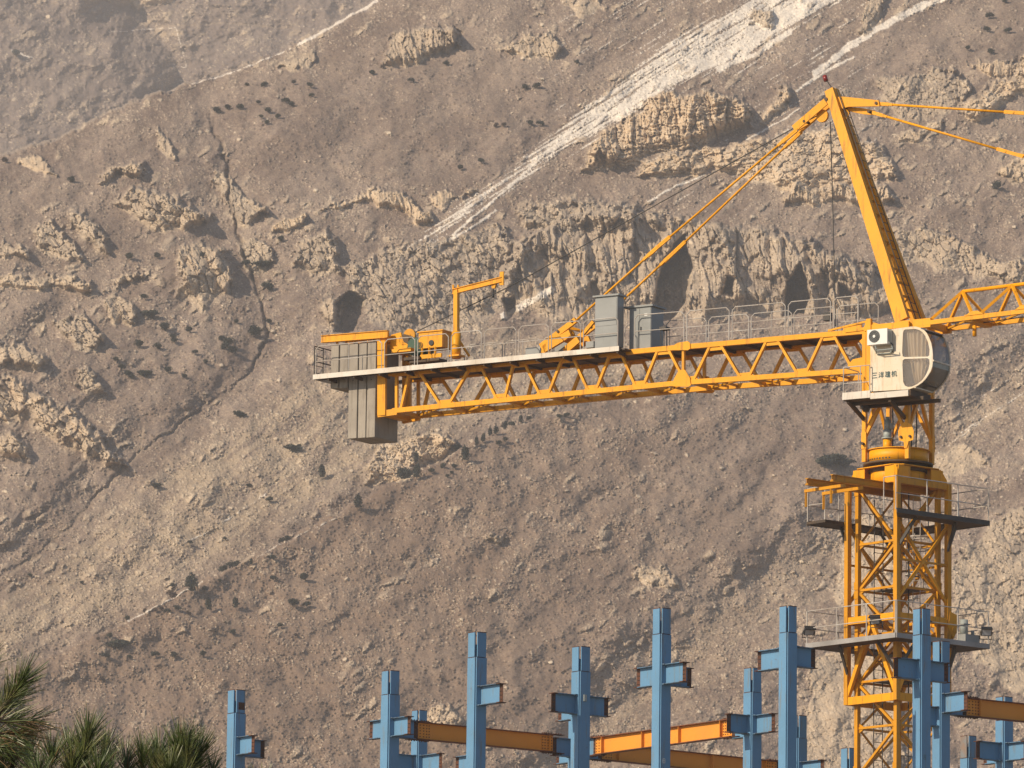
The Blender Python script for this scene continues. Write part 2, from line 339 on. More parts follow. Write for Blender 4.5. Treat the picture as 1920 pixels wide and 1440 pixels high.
for k, (poly, hgt, ang, sx, sy, col, rgh) in enumerate(CRAGS):
    xs = [p[0] for p in poly]; ys = [p[1] for p in poly]; W = window((min(xs), min(ys), max(xs), max(ys)))
    x, y, wx, wy = X[W], Y[W], WX[W], WY[W]
    sd = poly_dist(wx, wy, poly)+5*fbm(x/11, y/11, 3, 70+k)+9*fbm(x/46, y/40, 2, 20+k)
    m = sst(-1.5, 5 if hgt < 6 else 13, sd)
    if rgh > 1.12: m = m*(.62+.38*sst(-.6, .1, fbm(wx/42, wy/50, 3, 200+k)))
    if not m.any(): continue
    tx = np.clip((x-min(xs))/(max(xs)-min(xs)), 0, 1)
    a, b = rot(SX_[W], SY_[W], ang-90, sx*(1.3 if hgt < 12 else 1.0), sy*(.72 if hgt < 12 else 1.25))
    a = a+.16*perlin(x/20, y/30, 31+k)
    f1, ed, cv, fc = worley(a+k*3.7, b+k*1.3, k)
    f1b, edb, cvb, fcb = worley(a*2.3+9, b*2.1, k+3)
    rib = .75*(cv-.5)+1.7*fc+.50*sst(0, .09, ed)+.26*(cvb-.5)+.9*fcb+.24*sst(0, .08, edb)+.06*ridged(a*1.3, b*2.2, 3, 21+k, .6)
    ins = m > .5; nr = ins.shape[0]; bot = nr-1-np.argmax(ins[::-1], 0); top = np.argmax(ins, 0)
    kr = np.ones(9)/9
    bot = np.convolve(np.pad(bot, 4, 'edge'), kr, 'valid'); top = np.convolve(np.pad(top, 4, 'edge'), kr, 'valid')
    ty = np.clip((bot[None, :]-np.arange(nr)[:, None])/np.maximum(bot-top, 6)[None, :], 0, 1)
    grow = sst(0, .35, ty)*.35+.65*ty                           # foot of the crag merges with the slope
    hgt = hgt*(1.25 if hgt > 9 else 1.0)
    if hgt > 9:
        f1, edL, cvL, fcL = worley(a*.34+k, b*.20+k, k+7); grow = grow*(.72+.62*(cvL-.5)+.9*fcL+.12*sst(0, .12, edL))
    rel = hgt*grow*(.55+.55*tx)*(1+.55*fbm(x/60, y/90, 2, 55+k))+hgt*(.34 if hgt < 6 else .25 if hgt < 14 else .17)*rib*rgh*(.35+.65*sst(0, .3, ty))
    if col > .85: rel += .10*hgt*perlin(x/60, wy/3.2, 5)         # bedding planes
    D[W] += m*rel
    ROCK[W] = np.maximum(ROCK[W], m); BEIGE[W] = np.where(m > .3, col*m*(.7+.5*cv)+.12*(cvb-.5), BEIGE[W])
# alcoves in the cliff: deep vertical recesses that fall into shade
for poly, dep in (([(1222, 600), (1232, 520), (1262, 455), (1285, 440), (1298, 500), (1290, 560), (1262, 600)], 22),
                  ([(1466, 590), (1474, 530), (1500, 495), (1512, 520), (1520, 560), (1508, 590)], 15),
                  ([(1352, 550), (1362, 515), (1380, 520), (1376, 560)], 8),
                  ([(626, 625), (630, 566), (652, 545), (686, 560), (680, 590), (664, 622)], 10),
                  ([(1568, 560), (1572, 530), (1600, 545), (1610, 575)], 6),
                  ([(948, 600), (944, 560), (962, 555), (972, 590)], 8),
                  ([(1098, 560), (1104, 530), (1122, 520), (1128, 560)], 5),
                  ([(850, 72), (852, 50), (868, 60), (866, 84)], 4)):
    xs = [p[0] for p in poly]; ys = [p[1] for p in poly]; W = window((min(xs), min(ys), max(xs), max(ys)))
    sd = poly_dist(WX[W]*.6+X[W]*.4, WY[W]*.6+Y[W]*.4, poly); m = sst(-2, 5, sd)
    tx = np.clip((X[W]-min(xs))/(max(xs)-min(xs)), 0, 1)
    D[W] -= m*dep*1.5*(1.05-.6*tx)

# --- rough ground everywhere: small outcrops, boulders, furrows that run downhill
open_ = 1-.75*ROCK
patch = sst(-.1, .6, fbm(X/90, Y/60, 4, 90))
a, b = rot(WX, WY, -40, 26, 11)
f1, ed, cv, fc = worley(a, b, 12)
CALM = np.zeros_like(X)
for pl in ([(350, 190), (470, 140), (640, 70), (720, 20), (900, 60), (1000, 120), (1080, 230), (960, 300), (900, 350), (640, 350), (560, 380), (420, 290)],
           [(200, 600), (470, 620), (500, 680), (330, 790), (250, 850), (190, 760), (150, 680)],
           [(1360, 200), (1500, 60), (1700, 40), (1980, -20), (1980, 110), (1640, 150), (1500, 190)], [(1000, 1130), (1100, 1120), (1100, 1400), (850, 1330), (700, 1250)],
           [(1300, 780), (1500, 740), (1620, 780), (1560, 960), (1400, 1060), (1200, 1000)], [(0, 300), (150, 260), (240, 240), (380, 300), (200, 360), (0, 440)]):
    W = window((min(p[0] for p in pl), min(p[1] for p in pl), max(p[0] for p in pl), max(p[1] for p in pl)))
    CALM[W] = np.maximum(CALM[W], sst(-10, 45, poly_dist(WX[W], WY[W], pl)))
rough = np.clip(.24+.36*patch+.22*FAN+.25*RAV-.5*CALM-.08*SPUR, .05, 1)
small = sst(.86, 1.03, cv+.22*patch-.16*SPUR-.35*CALM-.14*FAN)*sst(.75, .25, f1)
D += open_*small*(.8+1.5*fc+.2*ridged(X/9, Y/9, 3, 33))
ROCK = np.maximum(ROCK, small*.8*open_); BEIGE = np.maximum(BEIGE, small*open_*(.15+.5*((cv*31) % 1)))
a, b = rot(X+5*perlin(X/30, Y/30, 9), Y, -33, 30, 6)
D += open_*(.10-.06*FAN-.04*SPUR)*fbm(a, b, 3, 41)
a, b = rot(X, Y, -12, 15, 4)
D += open_*CALM*.12*fbm(a, b, 3, 43)
D += .07*fbm(X/9, Y/7, 3, 47, .6)
a, b = rot(X, Y, -28, 4.6, 3.0)
D += (.04+.12*rough)*fbm(a, b, 2, 49, .7)
dens = np.clip(rough*.75+.28*fbm(X/38, Y/24, 4, 97), 0, 1)
for sc, th, hh in ((10, .97, .9), (5.2, .84, .52), (3.0, .42, .36)):
    f1, ed, cv, fc = worley(X/sc+.3*perlin(X/6, Y/6, 8), Y/sc*1.2, int(sc*3))
    bl = (cv > 1-dens*(1-th)*2.1)*sst(.60, .25, f1)
    D += (hh*.8*bl+hh*1.4*bl*fc)*(1-.5*ROCK); BEIGE = np.maximum(BEIGE, bl*(.20+.8*((cv*57) % 1))*.9)
    SCREE = np.maximum(SCREE, bl*(.35+.65*((cv*91) % 1)))
a, b = rot(X, Y, -15, 1.3, 1.0)
f1, ed, cv, fc = worley(a/5.5, b/4.2, 77)
TUFT = (cv > .86-.10*SPUR-.2*sst(0, .5, fbm(X/60, Y/45, 3, 140)))*sst(.42, .2, f1)*(1-BEIGE)*(1-.7*ROCK)
D += .4*TUFT
# --- snow lying in the gullies, in streaks along the fall line
def snow(poly, soft=9, thick=.45, ang=-31, sx=120, sy=4.2, amt=1.0):
    global SNOW
    xs = [p[0] for p in poly]; ys = [p[1] for p in poly]; W = window((min(xs), min(ys), max(xs), max(ys)), 60)
    x, y = X[W], Y[W]; sd = poly_dist(WX[W]*.5+x*.5, WY[W]*.5+y*.5, poly)
    a, b = rot(x, y, ang, sx, sy)
    n = 1.1*fbm(a, b, 4, 120, .6)+.5*perlin(x/5, y/4, 121)+.35*perlin(x/2.4, y/2.2, 122)
    s = sst(-.14, .22, sst(-soft*1.8, soft, sd)*2-1.15+n*1.15+(amt-1)-.75*np.clip((1180-x)/420, 0, 1))
    SNOW[W] = np.maximum(SNOW[W], s)
snow([(1440, 70), (1400, 100), (1300, 142), (1205, 192), (1135, 232), (1095, 252), (1060, 262), (1110, 225), (1180, 180), (1250, 140), (1330, 98), (1400, 52), (1452, 20), (1500, -30), (1600, -30), (1565, 2), (1500, 34)], 7, amt=1.12)
snow([(1560, 0), (1500, 36), (1390, 108), (1290, 148), (1200, 196), (1130, 238), (1098, 262), (1050, 285), (1000, 318), (950, 352), (890, 392), (830, 446), (740, 498), (728, 492), (800, 438), (870, 385), (920, 345), (980, 300), (1040, 250), (1100, 200), (1180, 150), (1250, 90), (1330, 45), (1400, 5), (1440, -30), (1600, -30)], 14, amt=.80)
snow([(1275, 95), (1340, 30), (1390, 12), (1400, 40), (1330, 90), (1270, 120)], 8, amt=.8)
snow([(1060, 262), (1140, 212), (1120, 245), (1090, 258)], 4, amt=1.1)
for ln, wd, am in (([(1770, -6), (1690, 30), (1640, 58), (1590, 88), (1560, 112), (1528, 138)], 4.2, 1.35),
                   ([(1600, 108), (1560, 128), (1530, 146), (1495, 170)], 2.2, 1.0), ([(1500, 205), (1440, 240), (1400, 262)], 1.6, .9),
                   ([(1320, 328), (1270, 348), (1215, 378)], 2.0, .9), ([(1036, 543), (990, 568), (944, 592)], 4.6, 1.2),
                   ([(500, 925), (440, 965), (385, 998), (345, 1020)], 2.0, .35), ([(640, 966), (570, 1000), (520, 1022), (480, 1048)], 1.6, .3),
                   ([(1925, 735), (1870, 768), (1800, 812)], 2.4, .35), ([(1925, 690), (1860, 732), (1790, 780)], 2.0, .25), ([(1840, 790), (1760, 850)], 2.5, .35),
                   ([(705, 2), (650, 34), (600, 62), (560, 84)], 2.6, .95), ([(545, 90), (480, 118), (430, 138), (360, 158)], 2.0, .55),
                   ([(380, 1090), (300, 1135), (240, 1165)], 1.8, .6), ([(930, 395), (880, 430), (800, 470)], 2.2, .9), ([(1010, 300), (930, 372), (850, 440)], 2.4, 1.0),
                   ([(1480, 60), (1420, 100), (1350, 130)], 6, .8), ([(20, 96), (60, 108)], 2, .8), ([(205, 60), (330, 52), (350, 125), (330, 126)], 1.2, .5)):
    xs = [p[0] for p in ln]; ys = [p[1] for p in ln]; W = window((min(xs), min(ys), max(xs), max(ys)), 30)
    d, sg, t = line_dist(WX[W]*.35+X[W]*.65, WY[W]*.35+Y[W]*.65, ln)
    n = .8*fbm(X[W]/22, Y[W]/9, 3, 130)+.5*perlin(X[W]/3, Y[W]/3, 131)
    SNOW[W] = np.maximum(SNOW[W], sst(-.15, .15, (1-d/wd)*.8+n*.55+(am-1)))
KEEP = sst(16, 6, line_dist(X, Y, [(1036, 543), (990, 568), (944, 592)])[0])
SNOW *= np.maximum(sst(.75, .2, ROCK*(D > 0)*.6), KEEP)
D += .35*SNOW
# pale track dust and bare earth lines
for ln, wd in (([(268, 800), (262, 850), (205, 905), (140, 972), (60, 1045), (0, 1092)], 2.6), ([(0, 290), (110, 260), (200, 210), (290, 176), (345, 158), (480, 114)], 2.6), ([(292, 50), (420, 42), (540, 52)], 2.2), ([(600, 760), (660, 690)], 3)):
    W = window((min(p[0] for p in ln), min(p[1] for p in ln), max(p[0] for p in ln), max(p[1] for p in ln)), 20)
    d, sg, t = line_dist(WX[W]*.3+X[W]*.7, WY[W]*.3+Y[W]*.7, ln); DIRT[W] = np.maximum(DIRT[W], np.exp(-(d/wd)**2)); D[W] -= .3*np.exp(-(d/wd)**2)

# outside the finely sampled middle the columns stand further apart: smooth each to match its spacing
wcol = np.gradient(gx)/STEP
for i in np.where(wcol > 1.6)[0]:
    w_ = int(min(wcol[i], 60)); kr = np.ones(2*(w_//2)+1); kr /= kr.sum()
    for arr in (D, ROCK, BEIGE, SNOW, SCREE, TUFT, CALM):
        arr[:, i] = np.convolve(np.pad(arr[:, i], len(kr)//2, 'edge'), kr, 'valid')
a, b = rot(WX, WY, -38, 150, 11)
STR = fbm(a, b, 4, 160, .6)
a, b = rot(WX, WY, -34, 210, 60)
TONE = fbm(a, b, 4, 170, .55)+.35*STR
# --- to world space
G_, R0_ = .70, 1000.0
dx = _F[0]*F_PX+(X-960)*CR[0]+(720-Y)*CU[0]; dy = _F[1]*F_PX+(X-960)*CR[1]+(720-Y)*CU[1]; dz = _F[2]*F_PX+(X-960)*CR[2]+(720-Y)*CU[2]
dx, dy, dz = (q.astype(np.float64) for q in (dx, dy, dz))
hh = np.hypot(dx, dy); te = np.minimum(dz/hh, .60)
RR = G_*R0_/(G_-te)-D
PX_, PY_, PZ_ = dx/hh*RR+CAMP[0], dy/hh*RR+CAMP[1], te*RR+CAMP[2]
def hill_point(px, py):
    i = int(np.clip(np.searchsorted(gx, px), 1, len(gx)-1)); j = int(np.clip(np.searchsorted(gy, py), 1, len(gy)-1))
    return np.array((PX_[j, i], PY_[j, i], PZ_[j, i]))
ny, nx = X.shape
me = bpy.data.meshes.new('mountain'); me.vertices.add(nx*ny)
me.vertices.foreach_set('co', np.stack([PX_, PY_, PZ_], -1).astype(np.float32).ravel())
idx = np.arange(nx*ny).reshape(ny, nx)
q = np.stack([idx[:-1, :-1], idx[1:, :-1], idx[1:, 1:], idx[:-1, 1:]], -1).reshape(-1, 4)
nf = len(q); me.loops.add(nf*4); me.loops.foreach_set('vertex_index', q.ravel().astype(np.int32))
me.polygons.add(nf); me.polygons.foreach_set('loop_start', np.arange(0, nf*4, 4, dtype=np.int32))
me.polygons.foreach_set('loop_total', np.full(nf, 4, np.int32)); me.update(calc_edges=True)
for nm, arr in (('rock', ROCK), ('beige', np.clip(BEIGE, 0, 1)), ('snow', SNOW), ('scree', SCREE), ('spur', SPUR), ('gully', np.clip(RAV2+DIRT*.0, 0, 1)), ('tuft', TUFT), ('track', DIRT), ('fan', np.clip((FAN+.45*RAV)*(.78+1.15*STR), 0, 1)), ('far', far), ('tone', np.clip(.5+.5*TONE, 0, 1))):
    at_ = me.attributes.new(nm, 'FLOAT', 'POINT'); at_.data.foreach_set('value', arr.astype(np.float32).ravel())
m, n, l, b = node_mat('mountain_ground', .95)
b.inputs['Specular IOR Level'].default_value = .15
def att(nm):
    t = n.new('ShaderNodeAttribute'); t.attribute_name = nm; return t.outputs['Fac']
pos = geo_pos(n)
soil = mix(n, l, ramp(n, l, noise(n, l, pos, .02, 6, .6), [(.35, (0, 0, 0)), (.65, (1, 1, 1))]), (.190, .140, .117), (.236, .178, .144))
soil = mix(n, l, ramp(n, l, noise(n, l, pos, .5, 6, .75), [(.42, (0, 0, 0)), (.66, (1, 1, 1))]), soil, (.28, .215, .165))
soil = mix(n, l, mth(n, l, 'MULTIPLY', ramp(n, l, noise(n, l, pos, 2.6, 3, .6), [(.52, (0, 0, 0)), (.62, (1, 1, 1))]), .55), soil, (.42, .33, .24))
soil = mix(n, l, mth(n, l, 'MULTIPLY', ramp(n, l, noise(n, l, pos, 2.1, 3, .6), [(.36, (1, 1, 1)), (.46, (0, 0, 0))]), .55), soil, (.105, .080, .068))
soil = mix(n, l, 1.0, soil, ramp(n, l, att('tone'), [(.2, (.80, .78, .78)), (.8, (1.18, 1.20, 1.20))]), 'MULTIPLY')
soil = mix(n, l, mth(n, l, 'MULTIPLY', att('spur'), .58), soil, (.215, .146, .100))
soil = mix(n, l, mth(n, l, 'MULTIPLY', att('fan'), .72), soil, (.40, .315, .220))
soil = mix(n, l, mth(n, l, 'MULTIPLY', att('far'), .45), soil, (.185, .150, .138))
rock = mix(n, l, ramp(n, l, noise(n, l, pos, .15, 7, .7), [(.35, (0, 0, 0)), (.65, (1, 1, 1))]), (.25, .208, .170), (.42, .355, .275))
rock = mix(n, l, att('beige'), rock, (.62, .47, .31))
c = mix(n, l, mth(n, l, 'MULTIPLY', att('rock'), .9), soil, rock)
c = mix(n, l, mth(n, l, 'MULTIPLY', att('scree'), att('beige')), c, (.74, .62, .46))
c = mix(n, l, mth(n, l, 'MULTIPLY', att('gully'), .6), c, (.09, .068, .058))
c = mix(n, l, mth(n, l, 'MULTIPLY', att('tuft'), .6), c, (.10, .078, .066))
c = mix(n, l, mth(n, l, 'MULTIPLY', att('track'), .45), c, (.38, .30, .215))
c = mix(n, l, mth(n, l, 'MULTIPLY', att('snow'), ramp(n, l, noise(n, l, pos, 1.1, 5, .7), [(.30, (.55, .55, .55)), (.55, (1, 1, 1))])), c, (.80, .73, .63))
l.new(c, b.inputs['Base Color'])
bp = n.new('ShaderNodeBump'); bp.inputs['Strength'].default_value = .8; bp.inputs['Distance'].default_value = .25
l.new(noise(n, l, pos, 2.2, 6, .7), bp.inputs['Height']); l.new(bp.outputs[0], b.inputs['Normal'])
me.materials.append(m)
mo = bpy.data.objects.new('mountain', me); COL.objects.link(mo); mo['kind'] = 'structure'
mo['label'] = 'bare brown rocky mountainside with cliffs, scree and streaks of snow'
# ================================================================ MATERIALS OF THE SITE
YEL = painted('crane_yellow', (.70, .305, .0005), (.60, .268, .003), grime=(.10, .045, .015), grime_amt=.62, wear=.55)
YELO = painted('climbing_frame_yellow', (.54, .240, .002), (.45, .205, .01), grime=(.10, .05, .02), grime_amt=.6, wear=.56)
GRIME = painted('greasy_steel', (.055, .042, .032), (.11, .065, .03), grime=(.015, .012, .01), rough=.7)
DARK = painted('dark_steel', (.045, .043, .042), (.08, .07, .06), rough=.6)
GALV = painted('galvanised_rail', (.42, .40, .37), (.30, .26, .22), grime=(.07, .04, .03), rough=.42, grime_amt=.5)
EDG2 = painted('grey_toe_board', (.30, .29, .28), (.20, .19, .18))
EDGE = painted('pale_toe_board', (.60, .56, .50), (.46, .41, .34), grime=(.12, .08, .06), grime_amt=.5, wear=.55)
CABW = painted('cab_cream_paint', (.60, .545, .45), (.56, .46, .315), grime=(.36, .19, .07), grime_amt=.6, wear=.54, rough=.4)
CONC = painted('concrete', (.31, .28, .235), (.235, .21, .18), grime=(.15, .13, .11), rough=.9, grime_amt=.65, wear=.52)
GREY = painted('grey_cabinet_paint', (.25, .26, .255), (.205, .215, .21), grime=(.09, .08, .06), rough=.45, grime_amt=.35)
GREEN = painted('motor_green', (.035, .085, .055), (.03, .06, .045), rough=.5)
PALEG = painted('motor_pale_grey', (.30, .33, .32), (.24, .27, .26), rough=.45, grime_amt=.4)
BLUE = painted('column_blue', (.105, .235, .385), (.095, .205, .325), grime=(.16, .13, .07), grime_amt=.62, wear=.55, rough=.5, scale=1.7)
RUST = painted('rusty_steel', (.10, .040, .022), (.055, .028, .02), grime=(.02, .014, .012), rough=.85)
ORAN = painted('beam_orange_primer', (.68, .265, .030), (.60, .24, .035), grime=(.20, .075, .02), grime_amt=.45, rough=.6, scale=1.3)
RED, _n, _l, _b = node_mat('red_lens', .3); _b.inputs['Base Color'].default_value = (.18, .012, .01, 1)
WHT, _n, _l, _b = node_mat('white_plastic', .4); _b.inputs['Base Color'].default_value = (.60, .60, .57, 1)
BLK, _n, _l, _b = node_mat('black_rubber', .6); _b.inputs['Base Color'].default_value = (.012, .012, .013, 1)
INK, _n, _l, _b = node_mat('lettering_ink', .6); _b.inputs['Base Color'].default_value = (.05, .09, .085, 1)
NAVY, _n, _l, _b = node_mat('navy_roof', .45); _b.inputs['Base Color'].default_value = (.02, .03, .055, 1)
CLOTH, _n, _l, _b = node_mat('curtain_cloth', .9); _b.inputs['Base Color'].default_value = (.62, .50, .34, 1)
LENS, _n, _l, _b = node_mat('lamp_glass', .15); _b.inputs['Base Color'].default_value = (.35, .36, .38, 1)
SCREEN, _n, _l, _b = node_mat('windscreen_glass', .12)
_b.inputs['Base Color'].default_value = (.17, .17, .165, 1); _b.inputs['Alpha'].default_value = .66
SCRE2, _n, _l, _b = node_mat('lower_screen_glass', .2)
_b.inputs['Base Color'].default_value = (.11, .108, .095, 1); _b.inputs['Alpha'].default_value = .86
GLASS, _n, _l, _b = node_mat('cab_glass', .12)
_b.inputs['Base Color'].default_value = (.26, .225, .19, 1); _b.inputs['Alpha'].default_value = .30; _b.inputs['Specular IOR Level'].default_value = .7

# ================================================================ THE TOWER CRANE
_o = at(1684, 868, 210.0); O = np.array((_o[0], 210.0, 0.0))
u = nrm((.84, -.5426, 0)); v = nrm((.5426, .84, 0)); Zv = np.array((0, 0, 1.0))
A = nrm((.76, .65, 0)); B = nrm((.65, -.76, 0))
def cj(a, b, z): return O+a*u+b*v+z*Zv           # slewing frame: a along the jib, b across
def mj(a, b, z): return O+a*A+b*B+z*Zv           # fixed mast frame
def hit(px, py, b, n=v):                         # where the sight line meets the vertical plane b metres off the axis
    d = ray(px, py); t = (b+(O-CAMP)@n)/(d@n); return CAMP+d*t
def zy(y): return at(1684, y, 210.0)[2]
def ab(p): q = p-O; return q@u, q@v, q[2]
crane = empty('tower_crane', O, 'tall yellow tower crane with white cab, concrete counterweights and lattice jibs above the blue columns', 'tower crane')

# ---- mast sections
HM, HC = .93, 1.17
zn = zy(1108); PAN = zn-zy(1194)
ztop = zy(914)-.02
levels = [zn+k*PAN for k in range(2, -30, -1) if .3 < zn+k*PAN < ztop-.4]
cor = [(-1, 1), (1, 1), (1, -1), (-1, -1)]
def face(c0, c1, s): return
zlist = [ztop]+levels
k = 0; sec = 0
while k < len(zlist)-1:
    z1 = zlist[k]; z0 = zlist[min(k+2, len(zlist)-1)]
    if k+2 >= len(zlist)-1: z0 = 0.0
    legs = MB()
    for a_, b_ in cor:
        legs.bar(mj(a_*HM, b_*HM, z0), mj(a_*HM, b_*HM, z1), .15, .15, up=A)
        legs.box(mj(a_*HM, b_*HM, z0+.15), A*.095, B*.095, Zv*.13); legs.box(mj(a_*HM, b_*HM, z1-.15), A*.095, B*.095, Zv*.13)
    near = sec < 4
    lo_mesh = legs
    items = []
    for j in range(k, min(k+2, len(zlist)-1)):
        za, zb = zlist[j], (zlist[j+1] if j+1 < len(zlist) else 0)
        for q in range(4):
            c0, c1 = cor[q], cor[(q+1) % 4]
            P = lambda c, z: mj(c[0]*(HM-.02), c[1]*(HM-.02), z)
            fl = (j+q) % 2
            items.append(('brace', P(c0, zb), P(c1, zb), .075))
            items.append(('brace', P(c0, za if fl else zb)-Zv*.04, P(c1, zb if fl else za)-Zv*.04, .085))
            for c, dr in ((c0, 1), (c1, -1)):
                e = nrm(P(c1, 0)-P(c0, 0))*dr
                legs.prism([P(c, zb-.16)+e*.06, P(c, zb+.16)+e*.06, P(c, zb+.06)+e*.24, P(c, zb-.06)+e*.24], np.cross(e, Zv)*.014)
    if near:
        o = legs.build('mast_section', YELO if sec < 3 else YEL, crane)
        for nm, p, q_, w_ in items: MB().bar(p, q_, w_, w_).build(nm, YELO, o)
    else:
        for nm, p, q_, w_ in items: legs.bar(p, q_, w_, w_)
        legs.build('mast_section', YEL, crane)
    k += 2; sec += 1
# counter braces on the two far faces and rest platforms inside
for j in range(0, 7):
    za, zb = zlist[j], zlist[j+1]
    for c0, c1 in (((1, 1), (1, -1)), ((1, -1), (-1, -1))):
        fl = (j+(1 if c0 == (1, 1) else 2)) % 2
        p, q_ = mj(c0[0]*.9, c0[1]*.9, zb if fl else za), mj(c1[0]*.9, c1[1]*.9, za if fl else zb)
        MB().bar(p, q_, .05, .06).build('counter_brace', YELO, crane)
    if j % 2:
        m = MB(); m.box(mj(.3, -.2, zb+.05), A*.55, B*.62, Zv*.012)
        m.path([mj(-.2, .4, zb+.05), mj(-.2, .4, zb+.6), mj(.8, .4, zb+.6), mj(.8, .4, zb+.05)], .014, 5)
        m.build('rest_platform', DARK, crane)
m = MB()
for s in (-.17, .17): m.tube(mj(.62, .25+s, 18), mj(.62, .25+s, ztop-.3), .016, 5)
z = 20.0
while z < ztop-.4: m.tube(mj(.62, .08, z), mj(.62, .42, z), .011, 4); z += .3
m.build('ladder', GALV, crane)
# ladder with hoops inside the mast
lad = MB()
for s in (-.2, .2): lad.tube(mj(-.35+s, -.55, 3), mj(-.35+s, -.55, ztop-.4), .018, 6)
z = 20.0
while z < ztop-.5: lad.tube(mj(-.55, -.55, z), mj(-.15, -.55, z), .012, 5); z += .3
lad.build('ladder', DARK, crane)
hoop = MB()
zc = zy(1075)
for k in range(4):
    z = zc+k*.42; pts = [mj(.75+.38*math.cos(t), .15+.38*math.sin(t), z) for t in np.linspace(0, 2*math.pi, 13)]
    hoop.path(pts, .02 if k % 3 else .035, 5)
for t in np.linspace(0, 2*math.pi, 7)[:-1]: hoop.tube(mj(.75+.38*math.cos(t), .15+.38*math.sin(t), zc), mj(.75+.38*math.cos(t), .15+.38*math.sin(t), zc+1.45), .014, 5)
hoop.build('ladder_cage', GALV, crane)
cab_ = MB(); cab_.path([mj(.2, -.1, 18), mj(.18, -.12, 26), mj(.22, -.1, ztop)], .03, 6); cab_.path([mj(.3, .2, 18), mj(.33, .18, 26), mj(.3, .2, ztop+.8)], .022, 6)
cab_.build('power_cable', BLK, crane)

# ---- climbing frame round the mast
zt, zm, zb = zy(908), zy(1166), zy(1316)
cf = MB()
for a_, b_ in cor:
    t_ = zt if (a_, b_) != (-1, -1) else zy(918)
    cf.bar(mj(a_*HC, b_*HC, zb-.12), mj(a_*HC, b_*HC, t_), .17, .17, up=A)
cfo = cf.build('climbing_frame', YELO, crane)
def C(c, z, k=1.0): return mj(c[0]*HC*k, c[1]*HC*k, z)
for q in range(4):
    c0, c1 = cor[q], cor[(q+1) % 4]
    for z, h in ((zm, .24), (zb, .26)):
        MB().bar(C(c0, z), C(c1, z), .12, h).build('frame_beam', YEL, cfo)
    if q != 3:
        MB().bar(C(c0, zt-.1), C(c1, zt-.1), .12, .2).build('frame_beam', YELO, cfo)
        zx0, zx1 = zy(1135), zy(985)
        MB().bar(C(c0, zx0), C(c1, zx1), .09, .09).build('brace', YEL, cfo)
        MB().bar(C(c0, zx1, .995), C(c1, zx0, .995), .09, .09).build('brace', YEL, cfo)
        MB().bar(C(c0, (zx0+zx1)/2), C(c1, (zx0+zx1)/2), .05, .07).build('brace', YELO, cfo)
    mid = (C(c0, zm-.1)+C(c1, zm-.1))/2
    MB().bar(mid, C(c0, zb+.1), .12, .14).build('brace', YEL, cfo); MB().bar(mid, C(c1, zb+.1), .12, .14).build('brace', YEL, cfo)
lug = MB()
lug.prism([mj(1.18, 1.27, zm+.35), mj(1.5, 1.27, zm+.25), mj(1.55, 1.27, zm-.2), mj(1.35, 1.27, zm-.55), mj(1.1, 1.27, zm-.2)], -B*.16)
lug.tube(mj(1.35, 1.30, zm-.25), mj(1.35, 1.0, zm-.25), .09, 10)
lug.build('jacking_bracket', YEL, crane)

# ---- working platforms (square rings with rails)
def platform(zd, sides, half=2.13, inner=1.30, lights=False):
    dk = MB(); rails = []
    cs = [(-1, -1), (-1, 1), (1, 1), (1, -1)]                 # left, near, right, far
    T = .09
    for q in sides:
        c0, c1 = cs[q], cs[(q+1) % 4]
        out = nrm(np.array((c0[0]+c1[0], c0[1]+c1[1], 0.0)))
        e = np.array((c1[0]-c0[0], c1[1]-c0[1], 0.0))/2
        W = lambda s, r, z: mj(*(out[:2]*r+e[:2]*s), z)
        yield_ = (W, out, e)
        dk.prism([W(-half, half, zd), W(half, half, zd), W(inner, inner, zd), W(-inner, inner, zd)], Zv*-T)
        dk.prism([W(-half-.01, half+.004, zd-.15), W(half+.01, half+.004, zd-.15), W(half+.01, half+.004, zd+.07), W(-half-.01, half+.004, zd+.07)], mj(*out[:2], 0)-O, mi=1) if False else \
            dk.bar(W(-half, half+.02, zd-.03), W(half, half+.02, zd-.03), .035, .16, mi=1)
        rl = MB()
        for s in (-half, -half/3, half/3, half): rl.tube(W(s, half-.03, zd), W(s, half-.03, zd+1.12), .022, 6)
        for zr in (.55, 1.12): rl.tube(W(-half, half-.03, zd+zr), W(half, half-.03, zd+zr), .018, 6)
        rails.append(rl)
        for s in (-.9, .9):
            st = MB(); st.bar(W(s, half-.35, zd-.1), W(s*1.25, HC+.03, zd-1.0), .07, .09); rails.append(st)
    return dk, rails
zu, zl = zy(979), zy(1210)
dk, rl = platform(zl, (0, 1, 2, 3))
po = dk.build('working_platform', [GRIME, EDG2], crane)
for k, r_ in enumerate(rl): r_.build('railing' if k % 3 == 0 else 'strut', GALV if k % 3 == 0 else DARK, po)
dk, rl = platform(zu, (1, 2, 3))
# short piece left of the opening
W0 = lambda a_, b_, z: mj(a_, b_, z)
dk.prism([W0(-2.13, -2.13, zu), W0(-2.13, -1.25, zu), W0(-1.3, -1.25, zu), W0(-1.3, -1.3, zu)], -Zv*.09)
po2 = dk.build('working_platform', [GRIME, DARK], crane)
for k, r_ in enumerate(rl): r_.build('railing' if k % 3 == 0 else 'strut', DARK if k % 3 else GALV, po2)
r_ = MB()
for b_ in (-2.1, -1.3): r_.tube(mj(-2.1, b_, zu), mj(-2.1, b_, zu+1.12), .022, 6)
for zr in (.55, 1.12): r_.tube(mj(-2.1, -2.1, zu+zr), mj(-2.1, -1.3, zu+zr), .018, 6); 
r_.path([mj(-2.1, 2.1, zu+1.12), mj(-2.1, 1.5, zu+1.12), mj(-2.1, 1.5, zu)], .018, 6)
r_.build('railing', GALV, po2)
